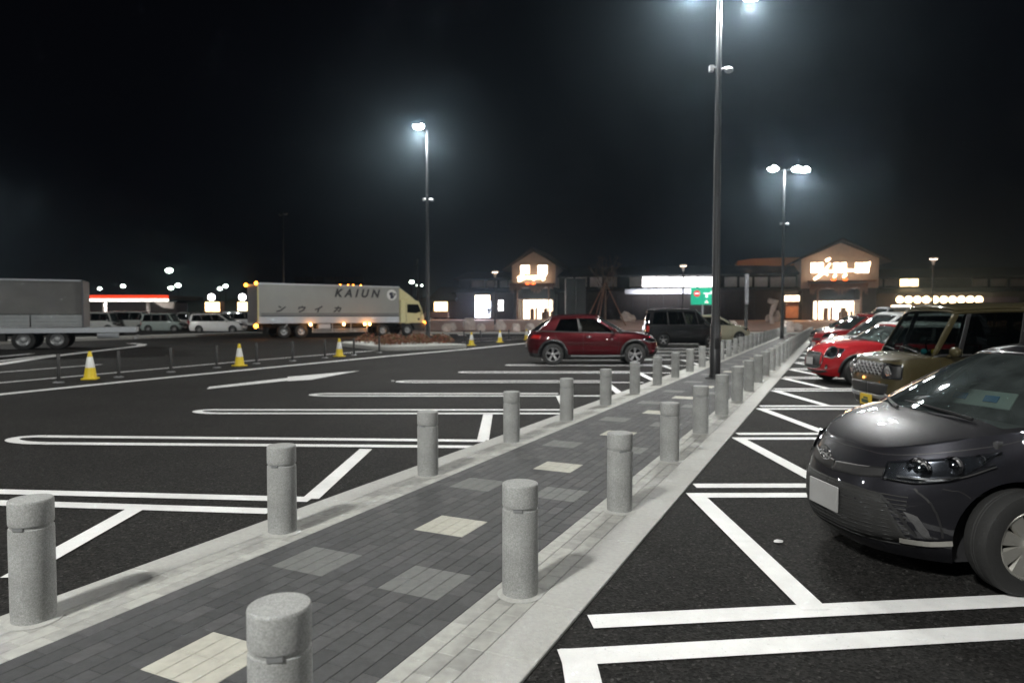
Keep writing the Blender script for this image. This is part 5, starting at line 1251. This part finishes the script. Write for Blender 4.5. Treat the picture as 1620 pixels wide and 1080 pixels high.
# bare staked tree
def bare_tree():
    Y = 68; p = at(957, 505, Y); t = emp('bare_tree', (p.x, Y, gz(Y)), 0, 'bare winter tree held by slanting stakes between the shops', 'tree'); rn = random.Random(4)
    m = MB(); m.tube([(0, 0, 0), (.03, 0, 2.5), (-.05, .05, 4.6)], [.14, .11, .08], 10); m.build('trunk', M['twig'], t, smooth=True)
    m = MB()
    def br(o, d, L_, r, n):
        e = o + d * L_; m.tube([o, o + d * L_ * .5 + Vector((rn.uniform(-.05, .05), 0, .03)), e], [r, r * .8, r * .55], 5)
        if n:
            for k in range(3): br(e, (d + Vector((rn.uniform(-.6, .6), rn.uniform(-.5, .5), rn.uniform(-.1, .5)))).normalized(), L_ * .62, r * .55, n - 1)
    for k in range(9):
        a = k * 2.4; z = 2.4 + .26 * k; br(Vector((0, 0, z)), Vector((math.cos(a) * .5, math.sin(a) * .4, .85)).normalized(), 1.5 - k * .03, .045, 3)
    m.build('crown', M['twig'], t)
    for a in (0, 2.1, 3.2, 4.3): m = MB(); m.tube([(math.cos(a) * 2.1, math.sin(a) * 1.2, 0), (math.cos(a) * .05, 0, 4.3)], .05, 8); m.build('stake', M['wood'], t, smooth=True)
bare_tree()
# grey utility cabinets by the left gable
p = at(911, 470, 74); t = emp('grey_cabinet', (p.x, 74, gz(74)), 0, 'tall dark grey-green screen beside the left gabled hall', 'cabinet')
for k in (0, 1): m = MB(); m.bb(-1.1 + k * 1.12, -.03 + k * 1.12, 0, .8, 0, at(911, 440, 74).z - gz(74)); m.build('cabinet_door', pm('cabinet_grey', (.06, .07, .07), .6) if k == 0 else bpy.data.materials['cabinet_grey'], t, bevel=.03)
# ragged hanging banner left of booth
p = at(1222, 472, 71); t = emp('ornamental_rock', (p.x, 71, gz(71)), 0, 'tall twisted pinkish garden rock left of the lit booth', 'rock')
m = MB(); m.tube([(0, 0, 0), (-.15, 0, .9), (.1, 0, 1.6), (.3, 0, 2.2), (-.4, 0, 2.4)], [.25, .18, .28, .4, .25], 9); m.build('rock_body', M['stone'], t)
# people by the entrance
def person(px, Y, lb, h=1.68, col=(.02, .02, .03), leg=(.015, .015, .02), rz=0, seed=0):
    p = at(px, 500, Y); t = emp('person', (p.x, Y, gz(Y) + .01), rz, lb, 'person'); k = h / 1.68
    V = [(0, 0, .93), (0, 0, 1.15), (0, -.01, 1.36), (0, 0, 1.47), (.19, 0, 1.38), (.25, .0, 1.12), (.24, -.06, .88), (-.19, 0, 1.38), (-.25, 0, 1.12), (-.24, -.04, .88), (.1, 0, .88), (.11, -.05, .48), (.11, .06, .08), (.11, -.08, .03), (-.1, 0, .88), (-.11, .03, .48), (-.12, .12, .08), (-.12, -.01, .03)]
    E = [(0, 1), (1, 2), (2, 3), (2, 4), (4, 5), (5, 6), (2, 7), (7, 8), (8, 9), (0, 10), (10, 11), (11, 12), (12, 13), (0, 14), (14, 15), (15, 16), (16, 17)]
    Rr = [.15, .15, .16, .055, .07, .055, .04, .07, .055, .04, .095, .065, .045, .04, .095, .065, .045, .04]
    me = bpy.data.meshes.new('body'); me.from_pydata([Vector(v) * k for v in V], E, []); o = bpy.data.objects.new('body', me); COL.objects.link(o); o.parent = t
    me.materials.append(pm('coat_%s' % seed, col, .9)); md = o.modifiers.new('k', 'SKIN'); o.modifiers.new('s', 'SUBSURF').levels = 2
    for i, r in enumerate(Rr): me.skin_vertices[0].data[i].radius = (r * k, r * k * .8)
    me.skin_vertices[0].data[0].use_root = True
    m = MB(); m.ball((0, -.01, 1.58 * k), (.078, .095, .115), 16, 12); m.ball((0, -.10, 1.57 * k), (.014, .022, .02), 6, 4); m.build('head', pm('skin_%s' % seed, (.42, .26, .19), .6), t, smooth=True)
    m = MB(); m.ball((0, .02, 1.62 * k), (.088, .10, .105), 14, 10); m.build('hair', pm('hair_%s' % seed, (.01, .008, .007), .6), t, smooth=True)
person(773.5, 84, 'person in dark clothes standing beside the lit doorway of the left wing', seed=1)
# far lights and fuel station on the left
M['redb'] = em('red_canopy_band', (1.0, .06, .02), 1.3); M['whiteb'] = em('white_canopy_band', (1, .95, .85), 3.5)
Y = 80; t = emp('fuel_station', (at(200, 500, Y).x, Y, 0), 0, 'fuel station canopy with glowing red fascia and white light strip', 'fuel station'); x0, x1 = at(40, 500, Y).x - at(200, 500, Y).x, at(267, 500, Y).x - at(200, 500, Y).x
zr1, zr0, zw0 = at(200, 467, Y).z, at(200, 472.5, Y).z, at(200, 476.5, Y).z
m = MB(); m.bb(x0, x1, .02, 9, zr0, zr1); m.build('canopy', M['roofb'], t)
m = MB(); m.bb(x0, x1, -.08, .018, zr0 + .01, zr1); m.build('red_fascia', M['redb'], t)
m = MB(); m.bb(x0, x1 - .3, -.05, .6, zw0, zr0 - .01); m.build('light_strip', M['whiteb'], t)
for x in (x0 + 2, x0 + 7.5, x1 - 4): m = MB(); m.tube([(x, 3, 0), (x, 3, zr0)], .22, 12); m.build('canopy_column', M['plaster'], t, smooth=True)
m = MB(); m.bb(x0, x1 - 3, 8, 11, 0, zw0); m.build('station_building', pm('station_wall', (.16, .15, .15), .8), t)
m = MB(); m.prism([(x1 - 2.6, zw0 - .05), (x1 - .1, zw0 - .05), (x1 - .3, at(250, 488, Y).z), (x1 - 1.3, at(250, 487, Y).z)], 1.5, 1.8); m.build('price_board', M['plaster'], t)
spot(t, (x0 + 8, 3, zw0 - .1), 900, (1, .95, .9), 2.6, .3); spot(t, (x1 - 4, 3, zw0 - .1), 900, (1, .95, .9), 2.6, .3)
for i, (px, side) in enumerate(((336, 0), (385, 0))):
    Y = 82; p = at(px, 492, Y); zt, zb = at(px, 478, Y).z, at(px, 492.5, Y).z; w_ = .85 if i == 0 else .68
    t = emp('vending_kiosk', (p.x, Y, 0), 0, ['glowing orange-fronted kiosk under a white globe, left of two', 'glowing orange-fronted kiosk under a white globe, right of two, beside the truck tail'][i], 'kiosk')
    m = MB(); m.bb(-w_ - .1, w_ + .1, .06, 1.2, 0, zt + .1); m.build('cabinet', M['wood'], t); m = MB(); m.bb(-w_, w_, 0, .055, zb, zt); m.build('lit_front', M['warm'], t)
    m = MB(); pz = at(px, 470, Y).z; m.ball((-.3, .5, pz), .42, 14, 9); m.build('globe_lamp', M['brightw'], t, smooth=True, angle=None); m = MB(); m.tube([(-.3, .5, zt), (-.3, .5, pz - .4)], .06, 8); m.build('globe_stem', M['pole'], t)
far = [(268, 428, 150, 'large bright far lamp above the fuel station roof end', 2.0), (270.5, 455.5, 240, 'left one of two close far lamps above the silver wagon', 2.4), (282, 451.5, 235, 'right one of two close far lamps above the silver wagon', 2.4), (348, 456.5, 240, 'left one of two close far lamps above the white minivan', 2.0), (357, 452.5, 235, 'right one of two close far lamps above the white minivan', 2.0),
       (158, 456.5, 250, 'small far lamp above the left part of the fuel canopy', 1.8), (195, 452.5, 230, 'far lamp above the middle of the fuel canopy', 2.0), (651, 446, 200, 'far lamp just right of the truck cab roof', 1.7), (660, 451.5, 260, 'faint far lamp low beside the island lamp post, left of two', 1.0), (667, 451.5, 260, 'faint far lamp low beside the island lamp post, right of two', 1.0)]
for px, py, Y, lb, s in far:
    p = at(px, py, Y); t = emp('far_lamp_post', (p.x, Y, 0), 0, lb, 'lamp post', 'far lamps on the horizon')
    m = MB(); m.tube([(0, 0, 0), (0, 0, p.z)], .12, 8); m.build('pole', M['pole'], t)
    m = MB(); m.ball((.1, -.3, p.z), (.42 * s, .3, .26 * s), 12, 8); m.build('lamp_globe', M['ledg'], t, smooth=True, angle=None)
p = at(661, 410, 150); t = emp('far_mast', (p.x, 150, 0), 0, 'thin dim mast rising right of the truck cab', 'mast'); m = MB(); m.tube([(0, 0, 0), (0, 0, p.z)], [.3, .15], 8); m.build('pole', M['steel'], t)
# wooded hills
m = MB(); rn = random.Random(8)
for y, base, amp, x0, x1 in ((215, 11, 2.5, -300, 40),):
    n = 120; top = []
    h = 0
    for i in range(n + 1):
        x = x0 + (x1 - x0) * i / n; top.append((x, base + amp * math.sin(x / 70) + 1.2 * math.sin(x / 17) + rn.uniform(-.8, .8)))
    m.grid([[(x, y, 0) for x, z in top], [(x, y + 40, z * .8) for x, z in top], [(x, y + 70, z) for x, z in top], [(x, y + 160, 0) for x, z in top]])
o = m.build('hills', pm('wooded_hill', (.05, .05, .045), 1.0), smooth=True, angle=None); o['kind'] = 'structure'
# ------------------------------------------------------------ cones, posts, shrub islands, sign
def cone(x, y, label, z=.0, mat=None, s=1.0):
    t = emp('traffic_cone', (x, y, z + .003), random.uniform(0, 1), label, 'traffic cone', 'yellow traffic cones along the lane line')
    m = MB(); m.box((0, 0, .02), (.34, .34, .04)); m.build('base', M['conef'], t, bevel=.012)
    m = MB(); m.lathe([(.15, .042), (.14, .07), (.106, .30), (.058, .555), (.058, .56), (.035, .69), (.02, .70), (.001, .70)], 28); m.build('cone_body', M['conef'], t, smooth=True, angle=50)
    m = MB(); m.lathe([(.109, .295), (.062, .555), (.058, .56)], 28); m.build('reflective_sleeve', M['conew'], t, smooth=True, angle=50)
    return t
cl = ['leftmost yellow traffic cone, beside the second black post', 'second yellow cone from the left, between two black posts', 'third yellow cone from the left, in front of the white truck', 'yellow cone just right of the shrub island', 'yellow cone between the shrub island and the red car', 'yellow cone half hidden behind the tail of the red car']
cp = None
for (px, py), lb in zip([(143, 600), (379, 579), (537, 564), (746, 546.5), (791, 541.5), (833, 537.5)], cl):
    p = G(px, py)
    if cp is None: cp = cone(p.x, p.y, lb)
    else: c = copy_tree(cp); c.location = (p.x, p.y, .003); c.rotation_euler = (0, 0, random.uniform(0, 1.5)); c['label'] = lb
def post(x, y, lb):
    t = emp('marker_post', (x, y, .0), 0, lb, 'post', 'thin black posts along the edge of the road')
    m = MB(); m.tube([(0, 0, .02), (0, 0, .66), (0, 0, .68)], [.04, .04, .03], 14); m.build('post_tube', M['black'], t, smooth=True, angle=40)
    m = MB(); m.lathe([(.12, 0), (.12, .012), (.06, .03)], 20); m.build('foot', M['steel'], t, smooth=True)
    return t
pp = None; spots = [(93, 605), (188, 596.5), (270.5, 588.5), (343, 581.5), (406, 575), (463, 571), (514, 566), (560, 561.5), (600, 557.5), (734, 541.5), (760, 540), (805, 538)]
for i, (px, py) in enumerate(spots):
    p = G(px, py); lb = 'thin black marker post beside the road, %s from the left' % ORD[i] if i < 9 else 'thin black marker post right of the shrub island, %s of three there' % ORD[i - 9]
    if pp is None: pp = post(p.x, p.y, lb)
    else: c = copy_tree(pp); c.location = (p.x, p.y, 0); c['label'] = lb
# shrub leaf clumps
def shrub(x, y, r, h, lb, seed, z=.2, n=420, group='low red-leaved shrubs in the planted islands'):
    rn = random.Random(seed); t = emp('shrub', (x, y, z), 0, lb, 'shrub', group)
    m = MB()
    for i in range(n):
        a = rn.uniform(0, 6.283); q = r * math.sqrt(rn.random()); zz = h * (1 - (q / r) ** 2 * .6) * rn.uniform(.25, 1.05)
        c = Vector((q * math.cos(a), q * math.sin(a), zz)); d = Vector((rn.gauss(0, 1), rn.gauss(0, 1), rn.gauss(.3, .8))).normalized(); e = d.cross(Vector((rn.gauss(0, 1), rn.gauss(0, 1), 1))).normalized(); s = rn.uniform(.03, .06)
        m.add([c - d * s, c + e * s * .6, c + d * s * 1.3, c - e * s * .6], [(0, 1, 2, 3)], rn.choice((0, 0, 1)))
    m.build('leaves', [M['leafr'], M['leafo']], t, fixn=False)
    m = MB()
    for i in range(9):
        a = rn.uniform(0, 6.283); m.tube([(0, 0, -.15), (r * .7 * math.cos(a), r * .7 * math.sin(a), h * .75)], [.015, .006], 5)
    m.build('stems', M['twig'], t)
def island(outline, h, lb, soil=True):
    m = MB(); m.prism(outline, 0, h, 'Z'); o = m.build('planter_island', M['kerb'], None, bevel=.04)
    tag(o, lb, 'planter'); 
    return o
a = G(614, 556); b_ = G(738, 551.5); d = (b_ - a).normalized(); n_ = Vector((-d.y, d.x, 0)); L_ = (b_ - a).length; wI = 6.5
ol = [a + d * .5, a + d * L_, b_ + n_ * wI, a + n_ * wI + d * .8, a + n_ * (wI - 1) + d * .2, a + n_ * 1.2 - d * .15, a + n_ * .4]
island([(p.x, p.y) for p in ol], .22, 'pale kerbed planting island around the single-headed lamp post')
sn = ['at the rounded left end of the lamp post island', 'second from the left at the front of the lamp post island', 'at the front of the lamp post island, just left of the pole', 'at the front of the lamp post island, right of the pole', 'at the right end of the lamp post island']
for i in range(5):
    c = a + d * (.7 + i * (L_ - 1.2) / 4) + n_ * (1.4 + (i % 2) * .9); shrub(c.x, c.y, .62, .48, 'low red-brown shrub ' + sn[i], 20 + i, n=560)
    c = a + d * (.9 + i * (L_ - 1.4) / 4) + n_ * (3.8 + (i % 2) * .8)
    if i in (0, 2, 4): shrub(c.x, c.y, .7, .5, 'low red-brown shrub %s in the back row of the lamp post island' % ['left', '', 'in the middle', '', 'right'][i].replace('in the middle', 'midway'), 40 + i, n=450)
# second island in front of the white minivan
a2 = G(332, 524.5); b2 = G(404, 523); m = MB()
m.bb(a2.x, b2.x, a2.y, a2.y + 3, 0, .18); tag(m.build('planter_island', M['kerb'], None, bevel=.04), 'low kerbed planting bed in front of the white minivan', 'planter')
for i in range(5): shrub(a2.x + .6 + i * (b2.x - a2.x - 1.2) / 4, a2.y + 1.2, .75, .55, 'low brown shrub in the bed before the white minivan, %s from the left' % ORD[i], 60 + i, z=.16, n=260)
# motorway direction sign
def green_sign():
    Y = 52.; p0 = at(1093, 455, Y); p1 = at(1131, 482, Y); x0, x1, z1, z0 = p0.x, p1.x + .15, p0.z, p1.z; w_ = x1 - x0; h = z1 - z0
    t = emp('direction_sign', ((x0 + x1) / 2, Y, 0), 0, 'green direction sign with red no-entry disc and white T arrow', 'sign')
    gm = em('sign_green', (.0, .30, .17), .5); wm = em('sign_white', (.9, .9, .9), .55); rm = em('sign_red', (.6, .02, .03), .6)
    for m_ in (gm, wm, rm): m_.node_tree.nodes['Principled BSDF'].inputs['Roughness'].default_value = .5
    m = MB(); m.bb(-w_ / 2, w_ / 2, -.03, .0, z0, z1); pn = m.build('sign_panel', gm, t, bevel=.01)
    m = MB(); m.bb(-.12, -.02, .002, .1, 0, z1); m.build('sign_post', M['steel'], t)
    m = MB(); m.lathe([(h * .19, -.045), (h * .19, -.032), (.001, -.032)], 28, 0, 'Y', (-w_ * .27, 0, z0 + h * .66)); m.build('no_entry_disc', rm, pn)
    m = MB(); m.bb(-w_ * .27 - h * .13, -w_ * .27 + h * .13, -.055, -.048, z0 + h * .62, z0 + h * .70); m.build('white_bar', wm, pn)
    zc = z0 + h * .66
    m = MB(); m.bb(-.02 * w_, w_ * .30, -.04, -.034, zc - .04, zc + .05); m.bb(w_ * .06, w_ * .14, -.046, -.041, z0 + h * .42, zc + .02)
    m.prism([(w_ * .20, zc), (w_ * .30, zc + h * .2), (w_ * .47, zc + h * .22), (w_ * .47, zc + h * .06), (w_ * .30, zc - .02)], -.053, -.047); m.build('route_arrow', wm, pn)
    m = MB(); m.prism([(w_ * .02, z0 + h * .1), (w_ * .10, z0 + h * .30), (w_ * .18, z0 + h * .1)], -.04, -.034); m.build('triangle_mark', wm, pn)
    m = MB(); m.prism([(w_ * .07, z0 + h * .13), (w_ * .10, z0 + h * .22), (w_ * .13, z0 + h * .13)], -.046, -.0415); m.build('red_mark', rm, pn)
green_sign()
# tall narrow steel board post right of the walkway
p = at(1181, 434, 50.); m = MB(); m.bb(-.1, .1, -.05, .05, 0, p.z); t = emp('route_board', (p.x, 50, 0), 0, 'tall narrow pale post board left of the three-headed lamp post', 'post'); m.build('post_tube', M['frame'], t)
m = MB(); m.bb(-.15, .15, -.11, -.06, p.z - 2.2, p.z + .0); m.build('board', M['grey_s'], t, bevel=.02)
# litter
for px, py, lb in ((621, 603, 'small white scrap of paper on the empty lane'), (1230, 858, 'small white scrap of paper in the bay before the grey hatchback')):
    p = G(px, py); m = MB(); m.ball((0, 0, .012), (.035, .02, .012), 8, 5, 0, .35, 4); o = m.build('paper_scrap', M['white']); o.location = (p.x, p.y, .0); tag(o, lb, 'litter')
# ------------------------------------------------------------ cars
def place(fn, x, y, rz, label, name='parked_car', group=None):
    t = emp(name, (x, y, .0), rz, label, 'car', group); c = fn(t); return t, c
t, c = place(hatch_near, 2.10 + 1.964, 4.53 + .206, R(186), 'dark grey hatchback nearest the viewer on the right')
# folded sunshade with blue shapes behind the windscreen
sh = emp('windscreen_shade', (3.24, 4.72, .955), R(-74), 'white card shade with blue shapes on the grey hatchback dashboard', 'sunshade')
m = MB(); m.box((0, 0, .07), (.5, .012, .13), 0, 0, 0, R(-38)); m.build('shade_card', pm('shade_white', (.26, .30, .29), .6), sh, bevel=.004)
m = MB(); m.box((-.13, -.012, .075), (.10, .006, .05), 0, 0, 0, R(-38)); m.build('blue_shape', pm('shade_blue', (.03, .14, .30), .6), sh)
m = MB(); m.box((.10, -.012, .075), (.10, .006, .05), 0, 0, 0, R(-38)); m.build('blue_shape', pm('shade_blue_b', (.03, .14, .30), .6), sh)
RG = 'cars parked in the right-hand bays'
place(kei_box, G(1362, 668).x + .2 + 1.7, 10.35, R(180), 'khaki boxy kei car with lattice grille and yellow plate')
place(mini_hatch, 7.1 + 1.92, 16.2, R(180), 'bright red small hatchback with white roof and oval grille')
W1 = paint('white_paint', (.58, .59, .6)); W2 = paint('white_paint_b', (.62, .62, .62))
place(lambda r: van(r, W1, 4.5, 1.7, 1.66, edge=.98, grille='chrome', steep=.95, nose=.8), 8.9 + 2.25, 19.6, R(180), 'white minivan parked behind the red hatchback')
place(lambda r: sedanish(r, paint('red_paint_b', (.24, .006, .010)), 4.1, 1.7, 1.62), 13.95, 26.9, R(180), 'red hatchback beyond the white minivan')
place(lambda r: sedanish(r, paint('black_paint_b', (.012, .012, .014)), 4.2, 1.7, 1.58), 16.3, 32.4, R(180), 'black car beyond the red hatchback, near the end of the right row')
place(lambda r: van(r, paint('silver_paint', (.34, .35, .37), .3), 4.8, 1.8, 2.02, edge=1.1), 21.3, 37.5, R(180), 'tall silver van at the far end of the right row')
place(suv_red, (G(833, 560).x + G(1048, 560).x) / 2 * 0 + 2.62, 22.5, R(0), 'dark red crossover parked left of the walkway')
place(lambda r: van(r, paint('black_paint', (.006, .006, .007)), 4.0, 1.7, 1.86, edge=1.06, rim='s5'), 8.80, 35.4, R(0), 'black minivan beyond the red crossover')
place(lambda r: sedanish(r, paint('beige_paint', (.40, .38, .28)), 4.3, 1.72, 1.58), 11.6, 39.6, R(0), 'pale beige hatchback beyond the black minivan')
# far cars on the left, side on
def fc(px, Y, fn, rz, lb): place(fn, at(px, 500, Y).x, Y, rz, lb)
fc(260, 63, lambda r: van(r, paint('silver_green_paint', (.22, .26, .25)), 3.9, 1.6, 1.75, edge=1.0, steep=.6), R(0), 'small silver-green wagon right of the fuel canopy')
fc(346, 61, lambda r: van(r, W2, 4.85, 1.8, 1.72, edge=1.02, nose=.95, steep=1.1), R(0), 'white minivan parked behind the low brown shrubs')
fc(388, 70, lambda r: van(r, W1, 4.6, 1.8, 2.0, edge=1.15, nose=.3), R(0), 'white van half hidden behind the tail of the white truck')
fc(205, 66, lambda r: van(r, paint('grey_paint_c', (.26, .27, .26)), 4.6, 1.7, 1.95, edge=1.1, nose=.2, steep=.5), R(0), 'grey delivery van in front of the fuel canopy')
fc(160, 64, lambda r: van(r, paint('grey_paint_d', (.32, .33, .32)), 3.4, 1.5, 1.85, edge=1.05, nose=.15, steep=.4), R(0), 'pale kei van at the left end of the fuel canopy')
fc(300, 72, lambda r: van(r, paint('grey_paint_e', (.28, .29, .28)), 3.4, 1.5, 1.9, edge=1.05, nose=.15, steep=.4), R(90), 'pale van seen end on between the silver wagon and the white minivan')
# ------------------------------------------------------------ added thin mist standing in for lens glare round the lamps
hm = bpy.data.materials.new('glare_haze'); hm.use_nodes = True; nt = hm.node_tree; nt.nodes.clear()
ho = nt.nodes.new('ShaderNodeOutputMaterial'); pv = nt.nodes.new('ShaderNodeVolumePrincipled'); pv.inputs['Color'].default_value = (.60, .82, 1, 1); pv.inputs['Density'].default_value = .00055; pv.inputs['Anisotropy'].default_value = .9
nt.links.new(pv.outputs[0], ho.inputs['Volume'])
m = MB(); m.bb(-700, 700, -60, 940, -1.2, 18); o = m.build('glare_haze', hm); o['kind'] = 'stuff'; o['label'] = 'thin mist added to stand in for lens glare round the lamps'
